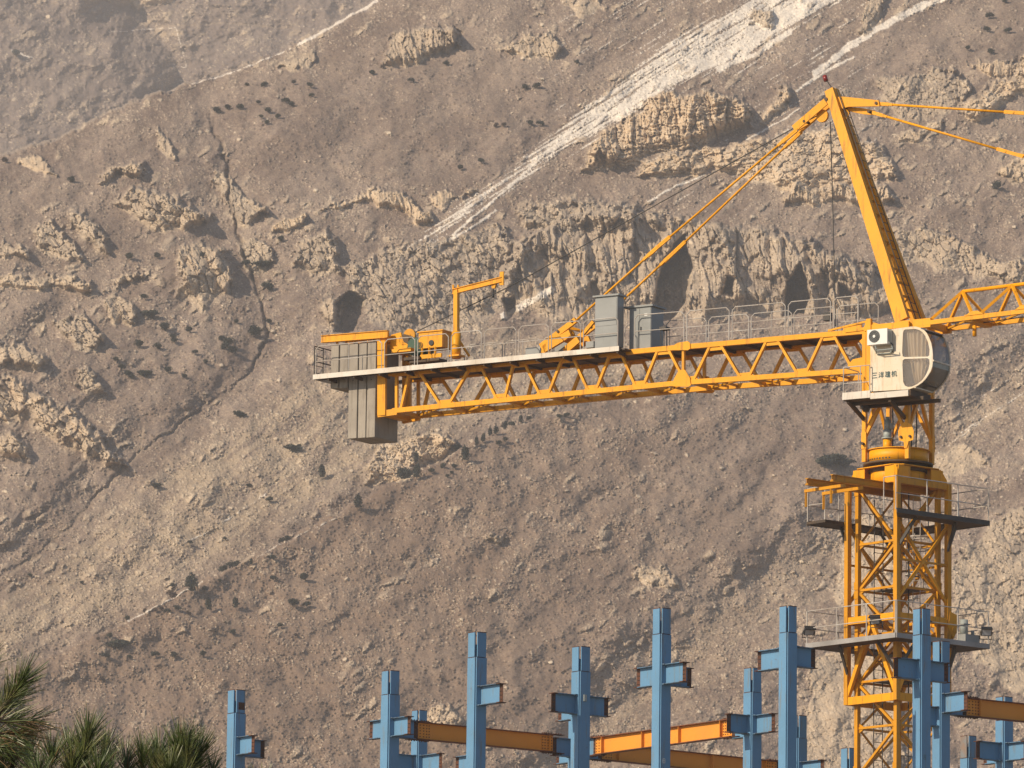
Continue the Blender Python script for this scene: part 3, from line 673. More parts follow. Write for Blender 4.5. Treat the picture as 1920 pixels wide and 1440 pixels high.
# hydraulic pump on the lower platform
hp = MB(); c = mj(1.55, 1.75, zl); hp.box(c+Zv*.17, A*.33, B*.2, Zv*.16); hp.tube(c+A*-.2+Zv*.33, c+A*-.2+Zv*.82, .13, 12, mi=1); hp.box(c+A*-.2+Zv*.66, A*.15, B*.15, Zv*.02)
hp.tube(c+A*.2+Zv*.33, c+A*.2+Zv*.5, .06, 8, mi=1)
hp.build('hydraulic_pump', [GREY, PALEG], crane)
def flood(p, d):
    d = nrm(d); s = nrm(np.cross(d, Zv)); up_ = np.cross(s, d)
    f = MB(); f.prism([p+s*i*.17+up_*j*.13 for i, j in ((-1, -1), (1, -1), (1, 1), (-1, 1))], -d*.10)
    f.prism([p-d*.1+s*i*.10+up_*j*.08 for i, j in ((-1, -1), (1, -1), (1, 1), (-1, 1))], -d*.1)
    f.bar(p+up_*.15-s*.18, p+up_*.15+s*.18-d*.0, .03, .22, up=d)
    f.prism([p+d*.004+s*i*.145+up_*j*.105 for i, j in ((-1, -1), (1, -1), (1, 1), (-1, 1))], d*.004, mi=1)
    f.path([p-s*.2-d*.05, p-s*.2-up_*.26-d*.05, p+s*.2-up_*.26-d*.05, p+s*.2-d*.05], .014, 5)
    f.build('floodlight', [BLK, LENS], crane)
for p, d in ((mj(-2.16, -1.95, zl+.42), (.15, -.7, -.55)), (mj(-2.0, 1.0, zl+.55), (-.3, -.8, -.5)), (mj(1.95, 2.2, zl+.42), (.1, -.8, -.4)), (mj(-.9, 2.2, zl+.42), (.5, -.8, -.5))): flood(p, d)

# ---- monorail beams that feed new mast sections
zr = zy(920)
mo_ = MB()
for b_ in (.6, -.6):
    mo_.ibeam(mj(-3.6, b_, zr), mj(1.6, b_, zr), .2, .13); mo_.bar(mj(-3.6, b_, zr-.12), mj(1.6, b_, zr-.12), .16, .02)
    for a_ in (-3.1, -2.3): mo_.bar(mj(a_, b_-.55, zr-.75), mj(a_, b_-.55, zr-.22), .05, .07)
mo_.bar(mj(-2.3, -1.2, zr-.22), mj(-2.3, .7, zr-.22), .08, .1); mo_.bar(mj(-3.1, -1.2, zr-.22), mj(-3.1, .7, zr-.22), .08, .1)
mo_.build('monorail_beam', YELO, crane)

# ---- fixed pedestal under the slewing ring
z0, z1 = zy(914), zy(880)-.14
pe = MB(); pe.tube(mj(0, 0, z0), mj(0, 0, z1+.12), .94, 40)
for a_, b_ in cor:
    dg = nrm(a_*A+b_*B); c_ = mj(a_*1.0, b_*1.0, 0)
    pe.prism([O+dg*.85+Zv*(z1+.10), O+dg*1.42+Zv*(z1+.10), O+dg*1.62+Zv*(z1-.25), O+dg*1.62+Zv*(z0-.1), O+dg*1.05+Zv*(z0-.1)], np.cross(dg, Zv)*.12)
    for e, f in ((A*-a_, B*b_), (B*-b_, A*a_)):
        p = mj(a_*1.08, b_*1.08, 0)
        pe.prism([p+Zv*z0, p+e*.60+Zv*z0, p+e*.60+Zv*(z1+.08), p+e*.06+Zv*(z1+.08)], f*-.03)
for z_, r_, t_ in ((z1+.10, 1.12, .03), (z0-.03, 1.18, .035)):
    pe.prism([mj(x*r_, y*r_, z_) for x, y in ((-1, -.72), (-1, .72), (-.72, 1), (.72, 1), (1, .72), (1, -.72), (.72, -1), (-.72, -1))], Zv*t_)
pe.build('pedestal', YEL, crane)
# ---- slewing ring and drum
zr0 = zy(872)
sr = MB(); sr.tube(cj(0, 0, zr0-.05), cj(0, 0, zr0+.02), 1.16, 48); sr.tube(cj(0, 0, zr0-.3), cj(0, 0, zr0-.05), .98, 40)
sr.build('slewing_ring', GRIME, crane)
dr = MB(); dr.tube(cj(0, 0, zr0+.025), cj(0, 0, zr0+.44), 1.01, 48); dr.tube(cj(0, 0, zr0+.44), cj(0, 0, zr0+.47), 1.06, 48)
dro = dr.build('slewing_drum', YEL, crane)
th = MB()
for t in np.linspace(-2.75, -1.35, 13):
    c_ = cj(1.005*math.cos(t), 1.005*math.sin(t), zr0+.11); th.box(c_, nrm(c_-cj(0, 0, zr0+.11))*.012, np.cross(nrm(c_-cj(0, 0, zr0+.11)), Zv)*.028, Zv*.022)
th.build('bolt_slot', BLK, dro)
# ---- slewing motor
q = hit(1664, 822, -.62); sm = MB(); sm.tube(q-Zv*.42, q-Zv*.05, .15, 14, mi=1); sm.tube(q-Zv*.05, q+Zv*.28, .135, 16); sm.tube(q+Zv*.28, q+Zv*.62, .115, 16); sm.tube(q+Zv*.62, q+Zv*.72, .07, 12)
sm.tube(q-Zv*.02, q+Zv*.02, .2, 14); sm.bar(q+u*.14+Zv*.3, q+u*.14+Zv*.5, .1, .1)
sm.build('slewing_motor', [PALEG, YEL], crane)

# ---- turret legs and braces under the cab
HT = .80; zt0, zt1 = zr0+.05, zy(628)
tl = MB()
for a_, b_ in cor: tl.bar(cj(a_*HT*1.02, b_*HT*1.02, zt0), cj(a_*HT*1.02, b_*HT*1.02, zt1), .14, .14, up=u)
for z_ in (zy(738), zy(620)):
    for q in range(4):
        c0, c1 = cor[q], cor[(q+1) % 4]; tl.bar(cj(c0[0]*HT, c0[1]*HT, z_), cj(c1[0]*HT, c1[1]*HT, z_), .14, .2)
tlo = tl.build('turret', YEL, crane)
for q in range(4):
    c0, c1 = cor[q], cor[(q+1) % 4]; P = lambda c, z: cj(c[0]*HT, c[1]*HT, z)
    zq0, zq1 = zy(822), zy(742); m_ = (P(c0, zq1)+P(c1, zq1))/2
    MB().bar(m_, P(c0, zq0), .1, .1).build('brace', YEL, tlo); MB().bar(m_, P(c1, zq0), .1, .1).build('brace', YEL, tlo)
    MB().bar(P(c0, zy(735)), P(c1, zy(625)), .1, .1).build('brace', YEL, tlo)
for c in cor:
    e = nrm(np.array((-c[0], 0, 0))); g = MB(); b0 = c[1]*(HT+.085)
    s = -c[0]
    P = lambda a_, z_: cj(c[0]*HT+a_, b0, z_)
    if c == (1, -1):
        g.prism([P(-.26, zy(835)), P(-.29, zy(818)), P(-.20, zy(806)), P(.0, zy(800)), P(.22, zy(808)), P(.30, zy(820)), P(.28, zy(836)), P(.10, zy(838)), P(.04, zy(850)), P(-.06, zy(850)), P(-.08, zy(838))], v*-.03)
        for x_ in (-.17, .17): g.tube(P(x_, zy(829))-v*.03, P(x_, zy(829))-v*.09, .045, 8, mi=1)
    else:
        g.prism([P(-.09, zy(845)), P(-.09, zy(815)), P(.0, zy(808)), P(.09, zy(815)), P(.09, zy(845))], v*c[1]*.03)
        g.tube(P(0, zy(836)), P(0, zy(836))+v*c[1]*.15, .05, 8, mi=1)
    g.build('pin_plate', [YEL, GRIME], tlo)
for p_ in ((.2, .5), (-.4, .3), (.55, .2)):
    MB().path([cj(p_[0], p_[1], zr0+.3), cj(p_[0]+.04, p_[1], zr0+1.2), cj(p_[0], p_[1], zy(735))], .022, 6).build('cable', BLK, tlo)
# ================================================================ COUNTER JIB
HB = .68
def nodes(lst, b): return [hit(x, y, b) for x, y in lst]
def mir(p): a_, b_, z_ = ab(p); return cj(a_, -b_, z_)
botline = [(733, 771), (742, 770), (835, 760.5), (940, 749), (1021, 741.5), (1111, 733), (1200, 725), (1283, 717.5), (1300, 716), (1397, 709.5), (1504, 702), (1608, 695), (1627, 694)]
def yb(x): return float(np.interp(x, [p[0] for p in botline], [p[1] for p in botline]))
def yt(x): return float(np.interp(x, [735, 940, 1161, 1300, 1540, 1627], [702, 681, 660, 649.5, 628.5, 621]))
TOPN = [777, 892, 973, 1065, 1154.6, 1244, 1342, 1448, 1554]
BOTN = [745, 835, 940, 1021, 1111, 1200, 1293, 1397, 1504, 1608]
CJW = .17
ch = MB()
for sgn in (1, -1):
    f = (lambda p: p) if sgn == 1 else mir
    for x0, x1 in ((737, 1283), (1283, 1627)):
        ch.bar(f(hit(x0, yb(x0), -HB)), f(hit(x1, yb(x1), -HB)), .14, CJW)
        ch.bar(f(hit(x0, yt(x0), -HB)), f(hit(x1, yt(x1), -HB)), .14, CJW)
    # joint cheeks between the two sections
    for yy, dy_ in ((yt(1283), -5), (yb(1283), -8)):
        P = lambda x, y: f(hit(x, y, -HB-.075)); ln = sgn*-.03*v if sgn == 1 else .03*v
        if yy < 680: pl = [P(1262, yy-2), P(1272, yy-8), P(1290, yy-11), P(1294, yy-8), P(1295, yy+3), P(1290, yy+6), P(1262, yy+6)]
        else: pl = [P(1262, yy+7), P(1264, yy-6), P(1274, yy-24), P(1285, yy-24), P(1294, yy-9), P(1296, yy+5), P(1291, yy+8)]
        ch.prism(pl, ln)
    ch.bar(f(hit(744, yb(744), -HB)), f(hit(744, yt(744), -HB)), .10, .10, up=u)
cjo = ch.build('counter_jib', YEL, crane)
def cline(x, top): return hit(x, (yt if top else yb)(x), -HB)
for sgn in (1, -1):
    f = (lambda p: p) if sgn == 1 else mir
    seq = []
    for i, x in enumerate(TOPN): seq += [(BOTN[i], x), (BOTN[i+1], x)]
    for xb, xt in seq:
        s = 1 if xb > xt else -1
        p0, p1 = f(cline(xb-s*7, False)), f(cline(xt+s*9, True))
        MB().bar(p0, p1, .09, .115, up=v).build('brace', YEL, cjo)
    MB().bar(f(cline(1282, False)), f(cline(1282, True)), .09, .11, up=v).build('brace', YEL, cjo)
    for top, lst in ((True, TOPN), (False, BOTN[1:-1])):
        for x in lst:
            yy = (yt if top else yb)(x); k_ = 1 if top else -1
            P = lambda dx_, dy_: f(hit(x+dx_, yy+dy_-dx_*.09, -HB-.03))
            MB().prism([P(-16, 4*k_), P(16, 4*k_), P(10, 11*k_), P(-10, 11*k_)], v*.03*(1 if sgn == 1 else -1)).build('gusset', YEL, cjo)
# lacing between the two bottom chords and under the deck
for i, x in enumerate(BOTN):
    p = cline(x, False); MB().bar(p, mir(p), .1, .1).build('cross_beam', YEL, cjo)
    if i+1 < len(BOTN):
        q = cline(BOTN[i+1], False)
        m_ = (p+q)/2
        MB().bar(mir(p), q, .07, .07).build('lacing', YELO, cjo)
        MB().bar(m_, mir(m_), .07, .07).build('lacing', YELO, cjo)
for x in (1300, 1397, 1504):
    p = cline(x, False); q = cline(x+30, False); MB().bar(p, mir(q), .06, .06).build('lacing', YELO, cjo)
# deck over the jib
dz_ = .05
def dk3(x0, x1, b0, b1, zo, t, mats, nm, par, **k):
    a0 = ab(cline(x0, True)); a1 = ab(cline(x1, True))
    m = MB(); m.prism([cj(a0[0], b0, a0[2]+zo), cj(a1[0], b0, a1[2]+zo), cj(a1[0], b1, a1[2]+zo), cj(a0[0], b1, a0[2]+zo)], -Zv*t); return m.build(nm, mats, par)
deck = dk3(737, 1600, -.6, .6, .04, .05, GRIME, 'deck', crane)
for x in list(range(770, 1600, 52)):
    a0 = ab(cline(x, True)); MB().bar(cj(a0[0], -.62, a0[2]-.07), cj(a0[0], .62, a0[2]-.07), .07, .11).build('deck_joist', GRIME, deck)
# outer walkway on brackets, from behind the counterweight to the cabinets
def ye(x): return float(np.interp(x, [588, 960, 1185], [706, 670.5, 650]))
BW = -1.28
pw0, pw1 = hit(588, ye(588), BW), hit(1161, ye(1161), BW)
aw0, _, zw0 = ab(pw0); aw1, _, zw1 = ab(pw1)
zw = (zw0+zw1)/2
wk = MB(); wk.prism([cj(aw0, BW, zw0), cj(aw1, BW, zw1), cj(aw1, -.765, zw1), cj(aw0, -.765, zw0)], -Zv*.05)
wk.prism([cj(aw1, BW+.1, zw1-.01), cj(ab(cline(1186, True))[0], BW+.1, zw1-.01), cj(ab(cline(1186, True))[0], -.765, zw1-.01), cj(aw1, -.765, zw1-.01)], -Zv*.05)
wko = wk.build('walkway', GRIME, crane)
MB().bar(cj(aw0, BW-.012, zw0-.02), cj(aw1, BW-.012, zw1-.02), .025, .17).build('toe_board', EDGE, wko)
MB().bar(cj(aw0-.02, BW, zw0-.02), cj(aw0-.02, 1.0, zw0-.02), .025, .17).build('toe_board', EDGE, wko)
wk2 = MB(); wk2.prism([cj(aw0, -.765, zw0), cj(ab(hit(650, 700, -.7))[0], -.765, zw0), cj(ab(hit(650, 700, -.7))[0], -.72, zw0), cj(aw0, -.72, zw0)], -Zv*.05); wk2.build('edge_beam', GRIME, wko)
for k in range(12):
    t = k/11; a_ = aw0+.6+(aw1-aw0-.7)*t; z_ = zw0+(zw1-zw0)*t
    MB().bar(cj(a_, BW+.03, z_-.11), cj(a_, -.62, z_-.16), .06, .12).build('bracket', GRIME, wko)
# far walkway strip
MB().prism([cj(aw0, .80, zw0), cj(aw1, .80, zw1), cj(aw1, 1.25, zw1), cj(aw0, 1.25, zw0)], -Zv*.05).build('walkway', GRIME, crane)

def railrun(xs, base, b, parent, h=1.08, loop=True, mat=GALV):
    """tubular rail panels: xs are photo columns of the posts"""
    P = [hit(x, base(x), b) for x in xs]
    for p, q in zip(P[:-1], P[1:]):
        r = MB(); d = nrm(q-p); p2 = p+d*.06; q2 = q-d*.06; n_ = max(1, int(np.linalg.norm(q-p)/1.3))
        k = .12
        r.path([p2, p2+Zv*(h-k), p2+Zv*h+d*k, q2+Zv*h-d*k, q2+Zv*(h-k), q2], .017, 6)
        r.tube(p2+Zv*h*.5, q2+Zv*h*.5, .015, 6)
        for j in range(1, n_): r.tube(p2+(q2-p2)*j/n_, p2+(q2-p2)*j/n_+Zv*h, .015, 6)
        r.build('railing', mat, parent)
railrun([589, 718, 780, 843, 905, 970, 1031, 1091, 1161], lambda x: ye(x)+1, BW+.03, crane)
railrun([1187, 1285, 1370, 1475, 1560, 1612], lambda x: yt(x)-6, -.66, crane, h=1.12)
def farrail(a0, a1, n, b, z0_, z1_):
    for k in range(n):
        r = MB(); p = cj(a0+(a1-a0)*k/n, b, z0_+(z1_-z0_)*k/n); q = cj(a0+(a1-a0)*(k+1)/n, b, z0_+(z1_-z0_)*(k+1)/n); d = nrm(q-p); p = p+d*.05; q = q-d*.05; h = 1.1
        r.path([p, p+Zv*(h-.12), p+Zv*h+d*.12, q+Zv*h-d*.12, q+Zv*(h-.12), q], .017, 6); r.tube(p+Zv*.55, q+Zv*.55, .015, 6); r.tube((p+q)/2, (p+q)/2+Zv*h, .015, 6)
        r.build('railing', GALV, crane)
e0 = ab(cline(1130, True)); e1 = ab(cline(1612, True))
farrail(e0[0], e1[0], 6, .66, e0[2]+.1, e1[2]+.1)
farrail(aw0, aw1, 8, 1.22, zw0, zw1)
# end rail behind the counterweight
r = MB(); p = cj(aw0, BW+.03, zw0); q = cj(aw0, 1.22, zw0)
for z_ in (0.02, .55, 1.08): r.tube(p+Zv*z_, q+Zv*z_, .02, 6)
for t in (0, .22, .5, 1): r.tube(p+(q-p)*t, p+(q-p)*t+Zv*1.08, .02, 6)
r.build('railing', DARK, crane)
# ladder rungs of the end cage
r = MB()
for z_ in (.15, .4, .75, 1.0): r.tube(p+Zv*z_, p+(q-p)*.22+Zv*z_, .014, 5)
r.build('end_ladder', DARK, crane)

# ---- counterweights and the frame they hang in
cwf = MB()
p0, p1 = hit(716.5, 640, -.78), hit(716.5, 779, -.78)
cwf.bar(p0, p1, .12, .33, up=u) ; cwf.bar(mir(p0), mir(p1), .12, .33, up=u)
lower = hit(716.5, 782, -.78)
for f in ((lambda p: p), mir):
    cwf.bar(f(hit(604, 636, -.80)), f(hit(728, 626.5, -.80)), .10, .26)
    cwf.bar(f(hit(604, 630, -.80)), f(hit(728, 620, -.80)), .18, .02); cwf.bar(f(hit(604, 642.5, -.80)), f(hit(728, 633, -.80)), .18, .02)
    cwf.bar(f(hit(709, 777, -.78)), f(hit(745, 772, -.70)), .1, .22)
    cwf.bar(f(hit(728, 700, -.76)), f(hit(745, 698, -.70)), .1, .2)
cwf.bar(p1+Zv*.1, mir(p1)+Zv*.1, .3, .2); cwf.bar(p0+Zv*.1, mir(p0)+Zv*.1, .3, .2)
cwo = cwf.build('counterweight_frame', YEL, crane)
ab_l = lambda x, b=-.72: ab(hit(x, 700, b))[0]
ztopc = ab(hit(650, 645, -.72))[2]
def slab(x0, x1, ybot, name='counterweight_block'):
    a0, a1 = ab_l(x0), ab_l(x1); zb_ = ab(hit((x0+x1)/2, ybot, -.72))[2]
    m = MB(); m.box(cj((a0+a1)/2, 0, (ztopc+zb_)/2), u*(a1-a0)/2, v*.72, Zv*(ztopc-zb_)/2)
    o = m.build(name, CONC, crane, bevel=.02)
    h = MB()
    for s in (-.45, .45): h.tube(cj((a0+a1)/2, s*1.3, ztopc+.0), cj((a0+a1)/2, s*1.3, ztopc+.12), .05, 8)
    h.tube(cj((a0+a1)/2, -.725, zb_+2.05), cj((a0+a1)/2, -.70, zb_+2.05), .02, 8, mi=1)
    h.tube(cj((a0+a1)/2, -.62, ztopc+.30), cj((a0+a1)/2, .62, ztopc+.30), .07, 8)
    h.build('lifting_pin', [YEL, BLK], o)
slab(620, 634.5, 728); slab(636.5, 652, 727.5)
for x0, x1, yy in ((654, 670.5, 822), (672.5, 687, 821), (688.5, 704.5, 820)): slab(x0, x1, yy)

# ---- hoist winch, davit, cabinets, anchors
zdk = zw
def bx(x0, x1, y0, y1, b, dep, mats, nm, par=None, mi=0, bev=.01):
    """box whose near face fills photo columns x0..x1 and rows y0 (top)..y1 at plane b, dep metres deep"""
    xm = (x0+x1)/2; a0 = ab(hit(x0, (y0+y1)/2, b))[0]; a1 = ab(hit(x1, (y0+y1)/2, b))[0]; z1_ = ab(hit(xm, y0, b))[2]; z0_ = ab(hit(xm, y1, b))[2]
    m = MB(); m.box(cj((a0+a1)/2, b+dep/2, (z0_+z1_)/2), u*(a1-a0)/2, v*dep/2, Zv*(z1_-z0_)/2, mi)
    return m.build(nm, mats, par or crane, bevel=bev) if nm else (m, a0, a1, z0_, z1_)
m, a0, a1, z0_, z1_ = bx(785, 829, 622, 652, -.55, .7, YEL, None)
m.box(cj((a0+a1)/2, -.2, z1_+.02), u*((a1-a0)/2+.04), v*.39, Zv*.02)
m.bar(cj(a0+.1, -.56, z0_-.3), cj(a1, -.56, z0_-.3), .06, .14); m.bar(cj(a0-.2, -.56, z0_-.5), cj(a1+.05, -.56, z0_-.48), .5, .08, mi=1)
m.tube(cj((a0+a1)/2+.05, -.585, z0_+.17), cj((a0+a1)/2+.05, -.54, z0_+.17), .1, 12, mi=2)
for s in (.15, .45, .7): m.bar(cj(a0+s, -.55, z0_-.5), cj(a0+s, -.55, z0_+.02), .06, .06)
wn = m.build('hoist_gearbox', [YEL, GRIME, BLK], crane)
m = MB(); q = hit(778, 650, -.45); m.tube(q-v*.05, q+v*.75, .32, 20); m.tube(q-v*.09, q-v*.05, .25, 16); m.bar(q-Zv*.45-u*.3, q-Zv*.45+u*.35, .5, .1, mi=1)
m.tube(q+u*.28-v*.1+Zv*.0, q+u*.28+v*.5, .14, 12)
m.build('hoist_motor', [GREEN, GRIME], crane)
m = MB(); q = hit(757, 637, -.50)
m.prism([hit(733, 628, -.5), hit(751, 623, -.5), hit(757, 641, -.5), hit(766, 646, -.5), hit(770, 655, -.5), hit(745, 660, -.5), hit(731, 655, -.5)], v*.08)
m.prism([hit(733, 628, .5), hit(751, 623, .5), hit(757, 641, .5), hit(766, 646, .5), hit(770, 655, .5), hit(745, 660, .5), hit(731, 655, .5)], v*.08)
m.tube(q-v*.0, q+v*1.0, .2, 18, mi=1); m.bar(q-Zv*.42-u*.3, q-Zv*.42+u*.5, .6, .12)
m.build('rope_drum', [YEL, GRIME], crane)
m = MB(); q = hit(767, 629, -.1); m.tube(q, q+v*.08, .24, 20); m.tube(q-v*.02, q+v*.1, .07, 10)
m.build('rope_sheave', YELO, crane)
# davit with its little trolley
m = MB(); pb, pt = hit(855.5, 672, -.62), hit(856, 545, -.62)
m.tube(pb, hit(855.7, 622, -.62), .16, 12); m.bar(hit(855.7, 624, -.62), pt, .16, .16, up=u); m.box(pb+Zv*.08, u*.24, v*.2, Zv*.03)
m.bar(hit(862, 640, -.6), hit(880, 668, -.2), .05, .07); m.bar(hit(850, 548, -.62), hit(850, 534, -.62), .05, .05); m.bar(hit(859, 548, -.62), hit(859, 534, -.62), .05, .05)
dvo = m.build('davit_post', YEL, crane)
m = MB(); qa, qb = hit(849, 547, -.62), hit(941, 524, -.62); m.ibeam(qa, qb, .19, .12, tw=.05); m.bar(qb-Zv*.2, qb+Zv*.27, .05, .16, up=u); m.build('davit_arm', YEL, dvo)
m = MB(); q = hit(925, 530, -.62); m.prism([q+u*-.12, q+u*.12, q+u*.05-Zv*.2, q-u*.05-Zv*.2], v*.08); m.tube(q-Zv*.2, q-Zv*.42, .018, 6, mi=1); m.tube(q-Zv*.42, q-Zv*.52, .04, 8, mi=1); m.path([q+u*.12, q+u*.16-Zv*.2, q+u*.04-Zv*.38], .008, 4, mi=1)
m.build('chain_hoist', [YEL, BLK], dvo)
# anchor levers of the rear tie bars
for f, nm in (((lambda p: p), 'tie_anchor'), (mir, 'tie_anchor')):
    m = MB(); P = lambda x, y: f(hit(x, y, -.62))
    d = nrm(P(1078, 602)-P(1016, 648)); m.bar(P(1014, 650), P(1080, 600), .10, .2, up=Zv)
    m.bar(P(1020, 655), P(1070, 625), .12, .26); m.bar(P(1063, 655), P(1085, 636), .10, .25); m.bar(P(1022, 642), P(1020, 662), .12, .16, up=u)
    m.tube(P(1048, 622)-v*.09, P(1048, 622)+v*.09, .05, 10, mi=1); m.tube(P(1074, 603)-v*.09, P(1074, 603)+v*.09, .05, 10, mi=1)
    m.build(nm, [YEL, GRIME], crane)
m = MB(); q = hit(1064, 630, -.5); m.tube(q, q+v*.12, .24, 20); m.tube(q-v*.03, q+v*.9, .1, 12); m.bar(hit(1060, 612, -.45), hit(1094, 622, -.1), .07, .1)
m.bar(hit(1092, 628, -.3), hit(1113, 603, -.3), .1, .12); m.bar(hit(1060, 660, -.3), hit(1078, 640, -.3), .1, .25)
m.build('tensioning_wheel', YEL, crane)
for x0, x1, y0, y1, b_ in ((985, 1013, 651, 668, -.35), (1040, 1064, 630, 662, -.1), (1098, 1113, 640, 652, -.7)): bx(x0, x1, y0, y1, b_, .35, GREY, 'resistor_box')
# electric cabinets
m, a0, a1, z0_, z1_ = bx(1115.5, 1157.5, 556, 651, -1.15, .42, GREY, None)
c1 = m.build('electric_cabinet', GREY, crane, bevel=.012)
m = MB(); m.box(cj((a0+a1)/2, -.94, z1_+.03), u*((a1-a0)/2+.07), v*.27, Zv*.03); m.build('cabinet_lid', GREY, c1)
m = MB(); m.box(cj((a0+a1)/2, -1.155, (z0_+z1_)/2+.33), u*((a1-a0)/2-.03), v*.006, Zv*.46); m.build('door', GREY, c1)
m = MB(); m.tube(cj(a0+.5, -.9, z1_+.05), cj(a0+.85, -.9, z1_+.05), .05, 8)
for s in (.55, .63, .75): m.tube(cj(a0+s, -.95, z1_+.05), cj(a0+s, -.95, z1_+.17), .012, 5)
m.build('lifting_eye', DARK, c1)
m, a0, a1, z0_, z1_ = bx(1180, 1221, 576, 660, -.50, .8, GREY, None)
c2 = m.build('electric_cabinet', GREY, crane, bevel=.012)
m = MB(); m.box(cj((a0+a1)/2-.06, -.1, z1_+.03), u*((a1-a0)/2+.14), v*.46, Zv*.03); m.build('cabinet_lid', GREY, c2)
mid = (a0+a1)/2-.02
for x0_, x1_ in ((a0+.02, mid-.008), (mid+.008, a1-.02)):
    m = MB(); m.box(cj((x0_+x1_)/2, -.505, (z0_+z1_)/2), u*(x1_-x0_)/2, v*.008, Zv*((z1_-z0_)/2-.04)); m.build('door', GREY, c2)
m = MB(); m.bar(cj(mid+.06, -.525, z0_+.72), cj(mid+.06, -.525, z0_+.86), .03, .03); m.build('door_handle', BLK, c2)
m = MB(); m.box(cj(mid+.25, -.516, z1_-.28), u*.06, v*.003, Zv*.04); m.build('notice_plate', WHT, c2)
m, a0, a1, z0_, z1_ = bx(1236, 1248, 612, 618, -.6, .3, GREY, None)
for s in (.0, .12, .24, .34): m.tube(cj(a0+s, -.5, z0_), cj(a0+s+.03, -.5, z0_-.65), .014, 5)
m.build('cable_terminal', DARK, crane)

# ================================================================ CAB
BC = -2.0; CWD = 1.16
prof = [(1632, 620), (1673, 617), (1691, 614.5), (1708, 612.3), (1718, 612.5), (1727, 615), (1733, 619), (1738, 625), (1742, 633), (1746, 643), (1748, 654), (1749, 665), (1749, 676), (1748, 687), (1745, 696), (1740, 704), (1735, 711), (1729, 717), (1722, 722), (1715, 726), (1704, 730), (1668, 732), (1632, 734)]
w1 = [(1697, 617.8), (1717, 616.8), (1724, 619), (1730, 623), (1735, 630), (1740, 642), (1743, 655), (1742.5, 666), (1740, 668.5), (1696, 669.5), (1692.5, 668), (1691.5, 660), (1693, 625), (1694.5, 619.5)]
w2 = [(1696, 673), (1739, 671.6), (1742.5, 674), (1743, 682), (1741, 692), (1736, 703), (1729, 713), (1720, 720), (1710, 724.8), (1702, 725.5), (1696.5, 723), (1693.5, 716), (1692, 684), (1692.5, 676)]
import bmesh
def holed(outer, holes, b, thick, name, mat, parent, smooth=False):
    bm = bmesh.new()
    for loop in [outer]+holes:
        vs = [bm.verts.new(tuple(p)) for p in loop]
        for i in range(len(vs)): bm.edges.new((vs[i], vs[(i+1) % len(vs)]))
    bmesh.ops.triangle_fill(bm, use_beauty=True, use_dissolve=False, edges=bm.edges[:])
    r = bmesh.ops.extrude_face_region(bm, geom=bm.faces[:])
    bmesh.ops.translate(bm, vec=Vector(tuple(thick)), verts=[e for e in r['geom'] if isinstance(e, bmesh.types.BMVert)])
    bmesh.ops.recalc_face_normals(bm, faces=bm.faces[:])
    c = np.mean([tuple(x.co) for x in bm.verts], axis=0)
    for x in bm.verts: x.co -= Vector(tuple(c))
    me = bpy.data.meshes.new(name); bm.to_mesh(me); bm.free(); me.materials.append(mat)
    o = bpy.data.objects.new(name, me); COL.objects.link(o); o.parent = parent; o.location = tuple(c-WORLD[parent.name]); WORLD[o.name] = c
    return o
near_p = [hit(x, y, BC) for x, y in prof]
far_p = [p+v*CWD for p in near_p]
# shell (roof, back, floor) is the cab itself; side walls, glass and fittings are its parts
sh = MB(); T_ = .03
N_ = len(near_p); front = range(6, 19)
for i in range(N_):
    j = (i+1) % N_
    if i in front: continue
    sh.add([near_p[i]+v*.031, near_p[j]+v*.031, far_p[j]-v*.031, far_p[i]-v*.031], [(0, 1, 2, 3)], 0)
cabo = sh.build('cab', CABW, crane)
holed(near_p, [[hit(x, y, BC) for x, y in w1], [hit(x, y, BC) for x, y in w2]], BC, v*.03, 'side_wall', CABW, cabo)
holed(far_p, [[hit(x, y, BC)+v*CWD for x, y in w1], [hit(x, y, BC)+v*CWD for x, y in w2]], BC, v*-.03, 'side_wall', CABW, cabo)
for off in (.016, CWD-.016):
    for wl in (w1, w2):
        g = MB(); c = np.mean([hit(x, y, BC) for x, y in wl], axis=0)
        g.prism([c+(hit(x, y, BC)-c)*1.01+v*off for x, y in wl], v*.006); g.build('window', GLASS, cabo)
# front glazing: upper screen, lower screen, mullions
def strip(i0, i1, mat, nm, inset=.0):
    g = MB()
    for i in range(i0, i1):
        g.add([near_p[i]+v*.034, near_p[i+1]+v*.034, far_p[i+1]-v*.034, far_p[i]-v*.034], [(0, 1, 2, 3)], 0, True)
    g.build(nm, mat, cabo)
strip(6, 12, SCREEN, 'windscreen'); strip(12, 19, SCRE2, 'windscreen')
for i in (6, 12, 19):
    MB().bar(near_p[i]+u*.012, far_p[i]+u*.012, .05, .05).build('mullion', CABW if i != 6 else NAVY, cabo)
mm_ = MB()
for i in range(6, 19): mm_.bar(far_p[i], far_p[i+1], .035, .05)
mm_.build('mullion', CABW, cabo)
g = MB(); g.prism([near_p[5]+Zv*.02-v*.02, near_p[6]+u*.05+Zv*.015-v*.02, near_p[6]+u*.12-Zv*.03-v*.02, near_p[5]-v*.02-Zv*.02], v*(CWD+.08)); g.build('roof_visor', NAVY, cabo)
